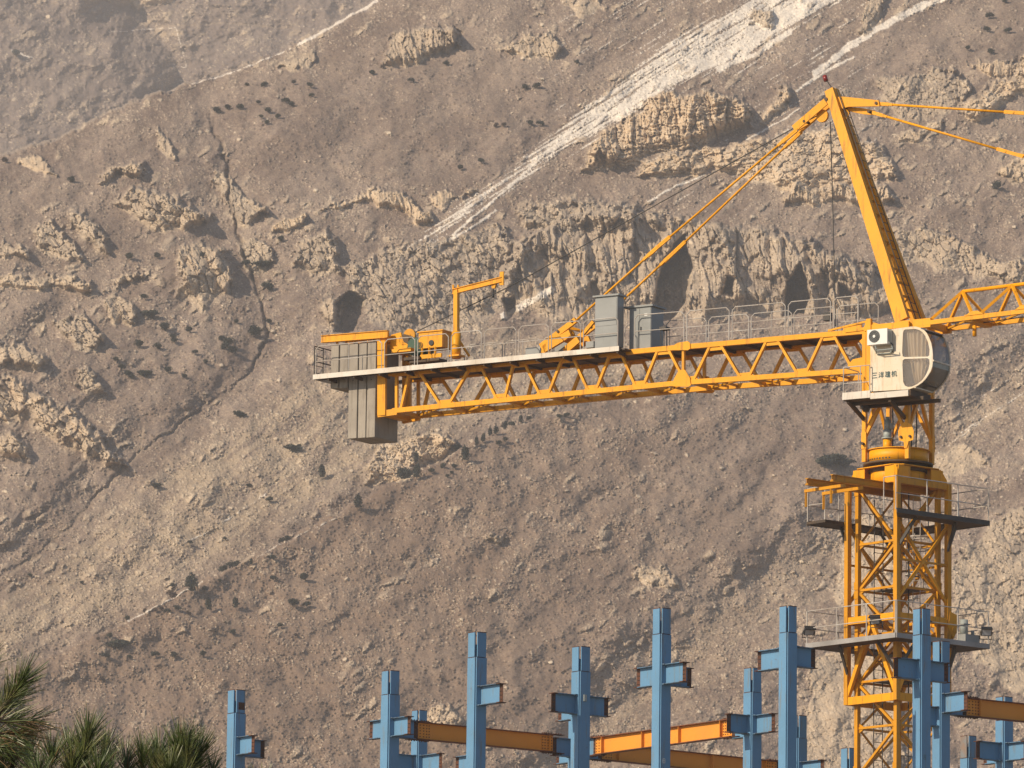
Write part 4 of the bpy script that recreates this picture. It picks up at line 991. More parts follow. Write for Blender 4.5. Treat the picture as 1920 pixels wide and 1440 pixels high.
# floor tub below the screens is opaque dark, seat and console inside
g = MB(); a_, _, z_ = ab(hit(1700, 722, BC)); g.box(cj(a_, BC+CWD/2, z_+.02), u*.55, v*.5, Zv*.02, 1)
g.box(cj(a_-.55, BC+CWD/2, z_+.45), u*.25, v*.24, Zv*.06); g.box(cj(a_-.8, BC+CWD/2, z_+.8), u*.06, v*.24, Zv*.38); g.box(cj(a_-.1, BC+.25, z_+.4), u*.3, v*.1, Zv*.35); g.box(cj(a_-.1, BC+.95, z_+.4), u*.3, v*.1, Zv*.35)
g.build('operator_seat', [BLK, GRIME], cabo)
# curtain hanging behind the side window
def curtain(pts_top, pts_bot, b, waves):
    n = 60; vs = []; 
    for row in range(9):
        t = row/8
        for k in range(n+1):
            s = k/n; top = hit(pts_top[0][0]+(pts_top[1][0]-pts_top[0][0])*s, pts_top[0][1]+(pts_top[1][1]-pts_top[0][1])*s, b)
            bot = hit(pts_bot[0][0]+(pts_bot[1][0]-pts_bot[0][0])*s, pts_bot[0][1]+(pts_bot[1][1]-pts_bot[0][1])*s, b)
            vs.append(top+(bot-top)*t+v*(.034*math.sin(s*waves*6.28+1.6*math.sin(t*2)+2*math.sin(s*4))+.018*math.sin(s*27+t*3)))
    g = MB(); g.add(vs, [(r*(n+1)+k, r*(n+1)+k+1, (r+1)*(n+1)+k+1, (r+1)*(n+1)+k) for r in range(8) for k in range(n)], 0, True); g.build('curtain', CLOTH, cabo)
curtain([(1697, 616), (1736, 616)], [(1704, 676), (1736, 682)], BC+.14, 5.5)
curtain([(1704, 676), (1736, 682)], [(1716, 722), (1732, 715)], BC+.14, 4.5)
# lettering on the side: strokes in a 10 x 10 cell
GL = [  # san, yang, jian, ji
 [((1, 1.5), (9, 1.5)), ((2, 5), (8, 5)), ((.5, 9), (9.5, 9))],
 [((1, 1), (2.2, 2.2)), ((.6, 4), (2, 5)), ((.6, 9.5), (2.6, 6)), ((4.6, .4), (5.6, 2)), ((8.6, .4), (7.6, 2)), ((3.6, 2.8), (9.6, 2.8)), ((4, 5), (9.2, 5)), ((3.2, 7.3), (9.9, 7.3)), ((6.6, 2.8), (6.6, 10))],
 [((.6, 1.2), (3, 1.2)), ((3, 1.2), (1.6, 4)), ((1.4, 4.4), (3, 4.4)), ((3, 4.4), (1, 9)), ((1, 6), (3.6, 9.2)), ((3.6, 9.2), (9.8, 9.6)), ((4, 1.6), (9, 1.6)), ((4, 3.2), (9.6, 3.2)), ((4, 4.8), (9, 4.8)), ((9, 1.6), (9, 4.8)), ((4.2, 6.4), (9.4, 6.4)), ((3.8, 8), (9.8, 8)), ((6.6, .3), (6.6, 8.9))],
 [((.4, 2.8), (4.4, 2.8)), ((2.4, .3), (2.4, 10)), ((2.3, 3.4), (.5, 6.6)), ((2.5, 3.6), (4.2, 5.6)), ((5.6, 1.4), (8.4, 1.4)), ((5.6, 1.4), (5.6, 6)), ((5.6, 6), (4.4, 9.6)), ((8.4, 1.4), (8.4, 8.6)), ((8.4, 8.6), (9.8, 9.4)), ((9.8, 9.4), (9.9, 7.8))]]
tx = MB()
for k, gl in enumerate(GL):
    ox = 1635+k*12.1
    for (x0, y0), (x1, y1) in gl:
        P = lambda x, y: hit(ox+x*1.02, 710-(ox+x-1635)*.085-(10-y)*1.18, BC-.006)
        tx.bar(P(x0, y0), P(x1, y1), .006, .030, up=np.cross(nrm(P(x1, y1)-P(x0, y0)), v))
tx.build('lettering', INK, cabo)
# air conditioner on the outside wall
m, a0, a1, z0_, z1_ = bx(1626, 1663.5, 617, 645.5, BC-.34, .30, WHT, None)
ce = cj(a0+.27, BC-.345, (z0_+z1_)/2+.02); m.tube(ce, ce-v*.012, .205, 24, mi=1); m.tube(ce-v*.012, ce-v*.022, .05, 12, mi=0)
for r_ in (.1, .15, .19):
    m.path([ce-v*.016+u*r_*math.cos(t)+Zv*r_*math.sin(t) for t in np.linspace(0, 6.283, 17)], .004, 4, mi=2)
m.box(cj(a1+.002, BC-.2, (z0_+z1_)/2), u*.003, v*.10, Zv*.18, 2)
m.path([cj(a1-.04, BC-.12, z0_+.1), cj(a1+.08, BC-.1, z0_-.02), cj(a1+.02, BC-.04, z0_-.25)], .02, 6, mi=1)
m.build('air_conditioner', [WHT, BLK, PALEG], cabo)
m = MB(); P = lambda x, y, o_: hit(x, y, BC-o_)
m.path([P(1641, 648, .3), P(1643, 655, .3), P(1643, 663, .05)], .02, 5); m.path([P(1643, 657, .28), P(1674, 654, .28)], .018, 5); m.path([P(1645, 664, .05), P(1669, 662, .05), P(1675, 650, .05)], .022, 5); m.path([P(1672, 648, .3), P(1674, 654, .28), P(1670, 662, .05)], .02, 5)
m.build('conditioner_bracket', PALEG, cabo)
# cab floor, landing and its rail
fl = MB(); a0 = ab(hit(1580, 740, BC-.1))[0]; a1 = ab(hit(1704, 738, BC-.1))[0]; z_ = ab(hit(1632, 735, BC-.1))[2]; am = ab(hit(1632, 735, BC-.1))[0]
fl.box(cj((a0+a1)/2, BC+.75, z_-.17), u*((a1-a0)/2-.02), v*.82, Zv*.05, 1)
fl.box(cj((a0+am)/2, BC-.1, z_-.07), u*((am-a0)/2), v*.03, Zv*.12, 0); fl.box(cj((am+a1)/2, BC-.1, z_-.14), u*((a1-am)/2-.01), v*.03, Zv*.1, 0)
fl.box(cj(a0+.01, BC+.6, z_-.07), u*.02, v*.68, Zv*.11, 0); fl.box(cj(a1+.02, BC+.6, z_-.12), u*.03, v*.68, Zv*.1, 1)
fl.bar(cj(a0, BC+.4, z_-.26), cj(a1+.3, BC+.4, z_-.26), .12, .12, mi=1); fl.bar(cj(a0, BC+1.1, z_-.26), cj(a1+.5, BC+1.1, z_-.26), .12, .12, mi=1)
flo = fl.build('cab_platform', [EDGE, GRIME], crane)
MB().bar(hit(1590, 752, BC), hit(1620, 786, -.85), .09, .12).build('strut', GRIME, flo)
MB().bar(hit(1668, 750, BC), hit(1697, 784, -.85), .09, .12).build('strut', GRIME, flo)
m = MB(); pa, pb_ = cj(a0+.03, BC-.1, z_+.05), cj(am-.03, BC-.1, z_+.05)
m.path([pa, pa+Zv*.85, pb_+Zv*.85, pb_], .017, 6); m.tube(pa+Zv*.3, pb_+Zv*.3, .015, 6); m.tube((pa*.35+pb_*.65), (pa*.35+pb_*.65)+Zv*.85, .015, 6)
m.path([pa+Zv*.85, pa+Zv*.85+v*1.0, pa+v*1.0], .017, 6)
m.build('railing', GALV, crane)
m = MB(); q = hit(1624, 772, -1.0); m.tube(q, q+Zv*.28, .10, 12, r2=.2); m.tube(q+Zv*.28, q+Zv*.3, .2, 12); m.bar(q+Zv*.3, q+Zv*.6, .05, .05)
m.build('siren', DARK, crane)
# top of the turret next to the cab
m = MB(); m.bar(hit(1630, 598, -.86), hit(1630, 735, -.86), .13, .17, up=u)
m.bar(hit(1622, 616, -.84), hit(1705, 608, -.84), .1, .2); m.bar(hit(1622, 616, .8), hit(1750, 604, .8), .1, .2)
m.prism([hit(1622, 603, -.84), hit(1640, 605, -.84), hit(1660, 612, -.84), hit(1660, 620, -.84), hit(1622, 622, -.84)], v*.04)
m.bar(hit(1553, 620, -.7), hit(1628, 602, -.8), .05, .06); m.bar(hit(1582, 617, -.72), hit(1616, 612, -.74), .06, .16)
m.bar(hit(1585, 621, -.75), hit(1626, 616, -.75), .06, .1)
m.prism([hit(1590, 686, -.72), hit(1600, 674, -.72), (hit(1628, 668, -.72)), hit(1628, 700, -.72), hit(1600, 692, -.72)], v*-.04)
m.prism([hit(1612, 640, -.72), hit(1626, 628, -.72), hit(1628, 660, -.72)], v*-.04)
m.build('turret_head', YEL, crane)

# ================================================================ TOWER PEAK, TIE BARS, JIB
pb_, pt_ = hit(1690, 600, -.70), hit(1555, 172, -.22)
def peak(f):
    m = MB(); d = nrm(f(pt_)-f(pb_)); w_ = nrm(np.cross(v, d)); b0 = f(pb_); t0 = f(pt_)+d*.1
    m.prism([b0-w_*.25, b0+w_*.24, t0+w_*.16, t0-w_*.17], v*.2) if f(pb_) is pb_ else m.prism([b0-w_*.25, b0+w_*.24, t0+w_*.16, t0-w_*.17], v*-.2)
    return m
m = peak(lambda p: p); q = hit(1549, 186, -.24); m.tube(q-v*.02, q+v*.05, .065, 12, mi=1)
q = hit(1692, 597, -.66); m.tube(q, q+v*.1, .07, 12, mi=1); m.tube(hit(1554, 170, -.2), hit(1552, 150, -.2), .0, 3) if False else None
pk = m.build('peak_leg', [YEL, GRIME], crane)
peak(mir).build('peak_leg', [YEL, GRIME], crane)
N2 = 17
for k in range(1, N2):
    t = k/N2; p = pb_+(pt_-pb_)*t; MB().bar(p+v*.2, mir(p)-v*.2, .05, .07).build('rung', YELO, pk)
    if k % 2 and k < 15:
        p2 = pb_+(pt_-pb_)*(t+1/N2); MB().bar(p+v*.2, mir(p2)-v*.2, .04, .05).build('rung', YELO, pk)
m = MB(); off = u*.28+Zv*.05
for s in (-.17, .17): m.tube(cj(ab(pb_)[0], s, ab(pb_)[2])+off, cj(ab(pt_)[0], s, ab(pt_)[2])+off, .018, 5)
for k in range(26): t = k/26; p = pb_+(pt_-pb_)*t; m.tube(cj(ab(p)[0], -.17, ab(p)[2])+off, cj(ab(p)[0], .17, ab(p)[2])+off, .012, 4)
m.build('peak_ladder', DARK, crane)
m = MB(); P = lambda x, y: hit(x, y, -.05)
m.path([P(1558, 172), P(1561, 168), P(1564, 178), P(1568, 212), P(1573, 216), P(1576, 204)], .03, 6); m.path([P(1586, 205), P(1592, 212), P(1588, 222), P(1582, 218)], .018, 5)
m.build('peak_loop', YEL, crane)
m = MB(); m.tube(hit(1560, 165, 0), hit(1549, 150, 0), .02, 6, mi=1); m.tube(hit(1549, 152, 0), hit(1546, 142, 0), .075, 10)
m.build('warning_light', [RED, DARK], crane)
# links and rods, rear
m = MB()
for s in (-.16, .16):
    m.bar(hit(1553, 192, 0)+v*s, hit(1493, 243, 0)+v*s, .05, .25)
q = hit(1507, 227, -.2); m.tube(q, q+v*.4, .05, 10, mi=1); q = hit(1541, 217, -.05); m.tube(q, q+v*.1, .22, 18)
m.build('rear_link', [YEL, GRIME], crane)
RT = [hit(1497, 240, -.15), hit(1490, 247, -.16), hit(1236, 461, -.54), hit(1080, 601, -.62)]
for f in ((lambda p: p), mir):
    m = MB(); pts = [f(p) for p in RT]; m.path(pts, .04, 8)
    for p, q in ((pts[1], pts[2]), (pts[2], pts[3])):
        d = nrm(q-p); m.bar(p-d*.1, p+d*.55, .07, .13); m.bar(p+d*.4, p+d*.75, .09, .09)
        if q is pts[2]: m.bar(q-d*.5, q+d*.1, .07, .13)
    m.build('rear_tie_bar', YEL, crane)
# hoist rope and pilot line
m = MB(); m.path([hit(1541, 212, .02), hit(1485, 242, .0), hit(960, 535, .0), hit(768, 628, .0)], .020, 5); m.build('hoist_rope', BLK, crane)
m = MB(); m.path([hit(1557, 228, -.1), hit(1560, 330, -.1), hit(1563, 460, -.15), hit(1567, 612, -.2)], .018, 5); m.build('hanging_wire', BLK, crane)
m = MB(); q = hit(1552, 594, .3); m.box(q, u*.12, v*.1, Zv*.14); m.build('junction_box', DARK, crane)
# front links and pendants; the jib itself
jn = [hit(1740, 608.2, -.68), hit(1920, 586.5, -.68)]
jd = nrm(jn[1]-jn[0]); j0 = hit(1736, 606, -.68); a_j, _, z_j = ab(j0); sl = jd[2]/(jd@u); jdir = nrm(u+Zv*sl)
topA = hit(1786, 549, 0); hgt = (topA-cj(ab(topA)[0], 0, z_j+sl*(ab(topA)[0]-a_j)))[2]
BAY = 1.86; NB = 26
J = lambda s, b_, h_=0: cj(a_j+s, b_, z_j+sl*s)+Zv*h_
m = MB(); f1_ = J(BAY*6.2, 0, hgt)
for s in (-1, 1):
    m.bar(J(-.35, s*.68), J(BAY*7, s*.68), .12, .15)
m.tube(J(1.02, 0, hgt), J(BAY*7, 0, hgt), .065, 8)
m.bar(J(1.6, -.68), J(1.6, .68), .3, .24); m.bar(J(0, -.68), J(0, .68), .2, .2)
m.bar(cj(.3, -.66, z_j-.0), J(.2, -.68), .12, .3); m.bar(cj(.3, .66, z_j-.0), J(.2, .68), .12, .3)
m.tube(J(1.35, .2, -.1), J(1.35, .2, -.45), .07, 8)
jo = m.build('jib', YEL, crane)
for k in range(3):
    s0, s1, st = k*BAY, (k+1)*BAY, 1.02+k*BAY
    for s in (-1, 1):
        MB().bar(J(s0+.05, s*.66, .02), J(st, s*.02, hgt), .095, .095).build('brace', YEL, jo); MB().bar(J(s1-.08, s*.66, .02), J(st, s*.02, hgt), .085, .085).build('brace', YEL, jo)
        g = MB(); g.prism([J(s1-.35, s*.76, .07), J(s1-.12, s*.76, .2), J(s1+.12, s*.76, .2), J(s1+.35, s*.76, .07)], v*.02); g.build('gusset', YEL, jo)
    MB().bar(J(s1, -.68), J(s1, .68), .08, .08).build('cross_beam', YEL, jo); MB().bar(J(s0, .68), J(s1, -.68), .06, .06).build('lacing', YELO, jo)
m = MB()
for k in range(3, NB):
    s0, s1, st = k*BAY, (k+1)*BAY, 1.02+k*BAY
    for s in (-1, 1):
        m.bar(J(s0, s*.66), J(st, 0, hgt), .085, .085); m.bar(J(s1, s*.66), J(st, 0, hgt), .085, .085)
        if k > 6: m.bar(J(s0, s*.68), J(s1, s*.68), .12, .15)
    m.bar(J(s1, -.68), J(s1, .68), .08, .08); m.bar(J(s0, .68), J(s1, -.68), .06, .06)
    if k > 6: m.tube(J(s0, 0, hgt), J(s1, 0, hgt), .065, 8)
m.build('jib_extension', YEL, crane)
m = MB(); s = -.06; m.path([J(.6, .0, .05), J(1.8, .1, -.05), J(4, .1, .0), J(7, .2, .02)], .02, 5); m.build('jib_cable', BLK, crane)
m = MB()
m.prism([hit(1565, 182, -.1), hit(1580, 181, -.1), hit(1647, 188, -.1), hit(1649, 199, -.1), hit(1590, 200, -.1), hit(1572, 206, -.1)], v*.06)
m.prism([hit(1580, 199, .1), hit(1618, 203, .1), hit(1640, 207, .1), hit(1642, 216, .1), hit(1618, 214, .1), hit(1585, 207, .1)], v*.06)
for x, y in ((1642, 193), (1628, 209)): q = hit(x, y, -.14); m.tube(q, q+v*.35, .05, 10, mi=1)
m.build('front_link', [YEL, GRIME], crane)
for (x0, y0), (x1, y1), sE in (((1645, 194.5), (1908, 211.5), BAY*24), ((1636, 211), (1893, 286), BAY*9.4)):
    m = MB(); p, q = hit(x0, y0, 0), hit(x1, y1, 0); e = J(sE, 0, hgt); d = nrm(q-p)
    m.tube(p, q, .04, 8); m.tube(q, e, .04, 8); m.bar(p, p+d*.45, .08, .12); m.bar(q-d*.5, q+d*.55, .08, .12); m.bar(p+d*.3, p+d*.6, .09, .09)
    m.tube(q-v*.06-d*.15, q+v*.06-d*.15, .04, 8)
    m.build('front_tie_bar', YEL, crane)
# ================================================================ STEEL COLUMNS AND BEAMS OF THE NEW BUILDING
QA = nrm((.8, .6, 0)); QB = nrm((.6, -.8, 0)); DIR = {'+A': QA, '-A': -QA, '+B': QB, '-B': -QB}
COLM = {}
STUBH = .58
def column(key, x, ytop, D_, wpx, stubs, label, y2=None, rusty_cap=False, gap=.35, cap=.75):
    """cruciform built-up column: four flange plates round crossed webs, spliced cap on top"""
    s = wpx/1.4*D_/F_PX/2; top = at(x, ytop, D_); P0 = np.array((top[0], D_, 0.0)); H = top[2]
    # roll and pitch make an upright lean in the picture: keep the foot under the head
    root = empty('steel_stanchion', P0, label, 'steel column', 'blue steel columns of the unfinished frame'); COLM[key] = (P0, H, s)
    fl = .82*s
    sh = MB(); hs = H-cap
    for d_, e in ((QA, QB), (QB, QA)):
        for sg in (1, -1):
            sh.box(P0+d_*sg*(s-.015)+Zv*hs/2, d_*.015, e*fl, Zv*hs/2)
        sh.box(P0+Zv*(H-gap)/2, d_*(s-.031), e*.010, Zv*(H-gap)/2)
    for i, j in ((1, 1), (1, -1), (-1, 1), (-1, -1)):
        c = P0+QA*i*(s-.035)+QB*j*(s-.035); t = nrm(QA*i-QB*j); n_ = nrm(QA*i+QB*j)
        sh.box(c-n_*.012+Zv*hs/2, t*.052, n_*.006, Zv*(hs/2-.003))
    so_ = sh.build('shaft', BLUE, root)
    for d_, e, in ((QA, QB), (QB, QA)):
        for sg in (1, -1):
            m = MB(); w_ = (.72 if (d_ is QA) == (sg < 0) else .36)*s
            m.box(P0+d_*sg*(s-.012)+Zv*(H-cap/2+.004), d_*.017, e*w_, Zv*(cap/2-.008))
            if (rusty_cap and sg == -1 and d_ is QA): m.build('cap_plate', RUSTB, root)
            else: m.build('cap_plate', BLUE, root)
            MB().box(P0+d_*sg*(s-.012)+Zv*(H+.002), d_*.018, e*(w_+.002), Zv*.012).build('plate_rim', RUST, root); MB().box(P0+d_*sg*(s-.012)+Zv*(H-cap-.004), d_*.012, e*w_, Zv*.010).build('splice_joint', RUST, root)
    for dn, yc, ln in stubs:
        d_ = DIR[dn]; z = at(x, yc, D_)[2]; p = P0+d_*(s+.002)+Zv*z; q = P0+d_*ln+Zv*z
        m = MB(); m.ibeam(p, q-d_*.16, STUBH, .26, tf=.022, mi=0, mif=1); b_ = m.build('beam_stub', [BLUE, BLUD], root)
        m = MB(); m.ibeam(q-d_*.16, q, STUBH, .26, tf=.022, mi=0); sd = np.cross(d_, Zv)
        for k in range(4):
            for r_ in (.06, .12):
                for sg in (1, -1): m.tube(q-d_*r_+Zv*(k-1.5)*.12+sd*sg*.008, q-d_*r_+Zv*(k-1.5)*.12+sd*sg*.022, .016, 6, mi=1)
        m.build('stub_end', [RUST, BLK], b_)
        for sg in (1, -1):
            m = MB(); m.box(P0+d_*(s+.05)+Zv*(z+sg*(STUBH/2+.0)), d_*.05, np.cross(d_, Zv)*.15, Zv*.013); m.build('stiffener', BLUD, b_)
    return root
BLUD = painted('column_blue_flange', (.09, .20, .32), (.07, .10, .14), grime=(.05, .03, .02), grime_amt=.7, wear=.5, rough=.6)
RUSTB = painted('half_rusted_blue', (.22, .13, .075), (.13, .22, .28), grime=(.1, .05, .03), grime_amt=.6, wear=.5, rough=.7)
column('c1', 444.5, 1295, 205.7, 38, [('+B', 1400, 1.05), ('+A', 1401, 1.12)], 'leftmost blue column, alone behind the pine, rust square near its top')
column('c2', 733, 1259, 200, 38.5, [('+B', 1365, 1.10), ('-B', 1365, 1.08), ('+A', 1365, 1.08)], 'blue column with crossed stubs holding the left end of the shaded orange beam')
column('c3', 787, 1333, 222, 33, [('+B', 1433, 1.35), ('-A', 1433, 1.1)], 'short blue column peeking out behind the left end of the shaded orange beam')
column('c4', 895.5, 1187, 190, 39.5, [('+B', 1306, 1.3), ('-B', 1433, 1.0)], 'tall blue column with a rusty ended stub to its right, crossing the shaded orange beam')
column('c5', 1090, 1214, 192.4, 39, [('-A', 1322, 1.12), ('+A', 1322, 1.05), ('-B', 1330, 1.1)], 'blue column with level dark stubs both sides, before the joint of orange beams')
column('c6', 1083, 1344, 204.6, 38, [('-A', 1404, 1.0), ('+B', 1404, 1.02), ('-B', 1412, 1.1), ('+A', 1404, 1.0)], 'rear blue column mostly hidden, joining the orange beams end to end')
column('c7', 1411.5, 1254, 197, 37.5, [('-A', 1360, 1.02), ('+B', 1360, 1.1), ('-B', 1364, 1.0)], 'blue column at the right end of the bright orange beam, beside the tallest')
column('c8', 1241.5, 1142, 184, 38.5, [('-B', 1266, 1.15), ('+B', 1266, 1.15), ('+A', 1266, 1.1)], 'tall blue column with a stub on each side, crossing the bright orange beam midway')
column('c9', 1478, 1138, 180, 37, [('-B', 1233, 1.35), ('+A', 1230, 1.0)], 'tallest blue column left of the crane mast, rusty stub on its left side', gap=.02)
column('c10', 1728.5, 1143, 182.4, 37, [('-A', 1257, 1.05), ('+A', 1257, 1.0)], 'blue column directly in front of the crane mast and its lower platform')
column('c11', 1765, 1204, 191, 36, [('+B', 1320, 1.2), ('+A', 1321, 1.0), ('-A', 1345, .8)], 'blue column right of the mast carrying the orange beam that leaves the picture')
column('c12', 1883, 1308, 204.6, 36, [('-A', 1411, 1.2), ('+B', 1411, 1.1), ('-B', 1413, 1.0)], 'rightmost blue column, behind the orange beam, dark stub on its left')
column('c13', 1816, 1381, 216, 34, [], 'low blue column with a brown rusted cap between mast and right edge', rusty_cap=True)
column('c14', 1592, 1404, 220, 34, [('+A', 1470, 1.0)], 'lowest blue column, only its tip showing left of the crane mast foot')
column('c15', 1498, 1343, 211, 34, [('+B', 1446, 1.3), ('-A', 1446, 1.0)], 'blue column mostly hidden behind the tallest one, showing on its right')
P0, H, s = COLM['c1']; m = MB(); m.box(P0+QB*(s+.008)+QA*.02+Zv*(H-.52), QA*.12, QB*.004, Zv*.12); PR1 = [o for o in bpy.data.objects if o.name.startswith('steel_stanchion') and abs(o.location[0]-P0[0]) < 1e-3][0]; m.build('rust_square', RUST, PR1)
# small painted marks on two columns
for key, yy in (('c10', 1421), ('c8', 1428)):
    P0, H, s = COLM[key]; z = at(P0[0]*F_PX/P0[1]+960, yy, P0[1])[2]; m = MB(); c = P0+QB*(s+.004)+QA*(-.05)+Zv*z
    for a_, z0_, z1_ in ((-.035, -.06, .06), (.035, -.06, .06)): m.box(c+QA*a_+Zv*(z0_+z1_)/2, QA*.006, QB*.002, Zv*.06)
    for z_ in (-.06, 0, .06): m.box(c+Zv*z_, QA*.035, QB*.002, Zv*.006)
    pr = [o for o in bpy.data.objects if o.name.startswith('steel_stanchion') and abs(o.location[0]-P0[0]) < 1e-3 and abs(o.location[1]-P0[1]) < 1e-3][0]
    m.build('painted_mark', WHT if key == 'c8' else INK, pr)
P0, H, s = COLM['c5']; m = MB(); m.box(P0+QB*(s+.02)+QA*-.02+Zv*at(1098, 1310, 192.4)[2], QA*.05, QB*.02, Zv*.1)
pr = [o for o in bpy.data.objects if o.name.startswith('steel_stanchion') and abs(o.location[0]-P0[0]) < 1e-3 and abs(o.location[1]-P0[1]) < 1e-3][0]; m.build('small_box', PALEG, pr)

def beam(k0, y0, off0, k1, y1, off1, label, stiff, gap_=.02):
    p0, _, _ = COLM[k0]; x0 = proj(p0+Zv*21)[0]
    P = p0.copy(); P[2] = at(x0, y0, p0[1])[2]
    if isinstance(k1, str): Q = COLM[k1][0].copy(); Q[2] = P[2]
    else: Q = P+QA*k1
    d = nrm(Q-P); a, b_ = P+d*(off0+gap_), Q-d*(off1+gap_); L = np.linalg.norm(b_-a)
    root = empty('steel_girder', a-Zv*.28, label, 'steel beam', 'orange beams between the columns')
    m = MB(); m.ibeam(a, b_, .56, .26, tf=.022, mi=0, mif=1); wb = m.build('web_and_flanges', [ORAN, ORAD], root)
    sd = np.cross(d, Zv)
    for e, dd in ((a, d), (b_, -d)):
        m = MB()
        for sg in (1, -1): m.box(e+dd*.22+sd*sg*.016, dd*.22, sd*.008, Zv*.24)
        for kx in (-.12, .0, .14, .26, .36):
            if kx < 0: continue
            for kz in range(5):
                for sg in (1, -1): m.tube(e+dd*(.06+kx)+Zv*(kz-2)*.09+sd*sg*.024, e+dd*(.06+kx)+Zv*(kz-2)*.09+sd*sg*.045, .017, 6, mi=1)
        m.build('splice_plate', [ORAN, RUST], root)
        for z_ in (-.296, .296):
            m = MB(); m.box(e+Zv*z_, dd*.42, sd*.11, Zv*.009)
            for kx in (-.3, -.2, -.1, .1, .2, .3, .36):
                for sg in (.06, -.06): m.tube(e+dd*kx+Zv*z_*.99+sd*sg, e+dd*kx+Zv*z_*1.14+sd*sg, .02, 6)
            m.build('cover_plate', RUST, root)
    for t in stiff:
        m = MB()
        for sg in (1, -1): m.box(a+d*L*t+sd*sg*.066, d*.008, sd*.060, Zv*.252)
        m.build('stiffener', ORAN, root)
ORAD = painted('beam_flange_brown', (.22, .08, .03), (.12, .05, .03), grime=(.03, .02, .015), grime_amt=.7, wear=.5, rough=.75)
beam('c2', 1365, 1.08, 'c6', 0, 1.0, 'shaded orange beam running from the left cross column to the hidden rear column', (.97,))
beam('c6', 1404, 1.02, 'c7', 0, 1.0, 'bright orange sunlit beam with stiffener plates rising to the right behind the tall column', (.06, .36, .63, .93))
beam('c6', 1404, 1.0, 'c15', 0, 1.0, 'brown shaded orange beam partly hidden below the bright orange one', (.09, .35, .62, .93))
beam('c11', 1321, 1.0, 7.6, 0, .9, 'orange beam leaving the right edge, drilled splice plate at its left end', (.08, .42, .72))

# ================================================================ GROUND
gm, n, l, b = node_mat('site_ground', .95)
pos = geo_pos(n); l.new(mix(n, l, ramp(n, l, noise(n, l, pos, .3, 8, .7), [(.35, (0, 0, 0)), (.65, (1, 1, 1))]), (.16, .125, .10), (.25, .20, .155)), b.inputs['Base Color'])
m = MB(); m.add([(-700, -55, 0), (700, -55, 0), (700, 1150, 0), (-700, 1150, 0)], [(0, 1, 2, 3)]); m.build('ground', gm, kind='structure', label='flat bare earth of the building site')
# ================================================================ PINES NEAR THE CAMERA
nm_, n, l, b = node_mat('pine_needles', .45); pos = geo_pos(n)
l.new(ramp(n, l, noise(n, l, pos, 9, 3, .7), [(.30, (.040, .066, .016)), (.52, (.066, .092, .024)), (.74, (.16, .15, .055))]), b.inputs['Base Color'])
dm_, n, l, b = node_mat('dry_needles', .6); b.inputs['Base Color'].default_value = (.16, .095, .04, 1)
bk_, n, l, b = node_mat('pine_bark', .9); l.new(ramp(n, l, noise(n, l, geo_pos(n), 60, 6, .7), [(.35, (.03, .022, .018)), (.65, (.12, .085, .06))]), b.inputs['Base Color'])
rng = random.Random(11)
def tuft(m, base, tip, nlen, count, dry=.04, wd=.0015):
    count = int(count*.9); nlen *= .94
    base = np.array(base); tip = np.array(tip); ax = nrm(tip-base); L = np.linalg.norm(tip-base)
    for k in range(count):
        t = rng.random()**.8; p = base+ax*L*t
        rv = nrm(np.array((rng.gauss(0, 1), rng.gauss(0, 1), rng.gauss(0, 1)))); rv = nrm(rv-ax*(rv@ax))
        ang = R_(rng.uniform(12, 38)+(1-t)*rng.uniform(10, 42)); d = ax*math.cos(ang)+rv*math.sin(ang)
        ln = nlen*rng.uniform(.6, 1.15); bend = (ax*.22+np.array((0, 0, -.10)))*rng.uniform(.2, 1)
        s = nrm(np.cross(d, (rng.uniform(-1, 1), rng.uniform(-1, 1), rng.uniform(-1, 1)))); pts = []
        for q, w_ in ((0, wd), (.45, wd), (.8, wd*.8), (1, wd*.2)):
            c = p+d*ln*q+bend*ln*q*q*.6; pts += [c-s*w_/2, c+s*w_/2]
        m.add(pts, [(0, 1, 3, 2), (2, 3, 5, 4), (4, 5, 7, 6)], 1 if rng.random() < dry else 0)
def pine(trunk_px, D_, shoots, label, extra, seed):
    rng.seed(seed)
    tp = at(trunk_px[0], trunk_px[1], D_); base = np.array((tp[0], D_, 0.0))
    root = empty('pine_tree', base, label, 'pine tree', None)
    tr = MB(); hh_ = tp[2]
    tr.tube(base, base+Zv*hh_*.5+QA*.02, .07, 12, r2=.05); tr.tube(base+Zv*hh_*.5+QA*.02, tp-Zv*.05, .05, 10, r2=.014)
    br = MB(); nd = MB()
    for (bx_, by_), (tx_, ty_), dd, ln, cnt, dry in shoots:
        b0 = at(bx_, by_, D_+dd); t0 = at(tx_, ty_, D_+dd+rng.uniform(-.05, .05))
        tuft(nd, b0, t0, ln, cnt, dry)
        j = np.array((tp[0]+(b0[0]-tp[0])*.1, tp[1], min(tp[2]-.1, b0[2]-.12-.35*abs(b0[0]-tp[0]))))
        mid = (b0+j)/2-Zv*.03
        br.tube(j, mid, .012, 6, r2=.009); br.tube(mid, b0, .009, 6, r2=.006); br.tube(b0, t0, .006, 6, r2=.003)
    for k in range(extra):                                       # lower branches below the picture
        h_ = rng.uniform(.25, .9)*hh_; a = rng.uniform(0, 6.283); ln = (1.05-h_/hh_)*.9*rng.uniform(.6, 1)+.1
        j = base+Zv*h_; e = j+np.array((math.cos(a)*ln, math.sin(a)*ln, ln*.35))
        if proj(e)[1] < 1500: continue
        br.tube(j, e, .014, 5, r2=.005)
        for t in (.55, .8, 1.0):
            p = j+(e-j)*t; q = p+nrm(np.array((math.cos(a+rng.uniform(-.8, .8)), math.sin(a+rng.uniform(-.8, .8)), .9)))*.11
            tuft(nd, p, q, .09, 60, .06)
    t_ = tr.build('trunk', bk_, root); br.build('branches', bk_, root); nd.build('crown', [nm_, dm_], root)
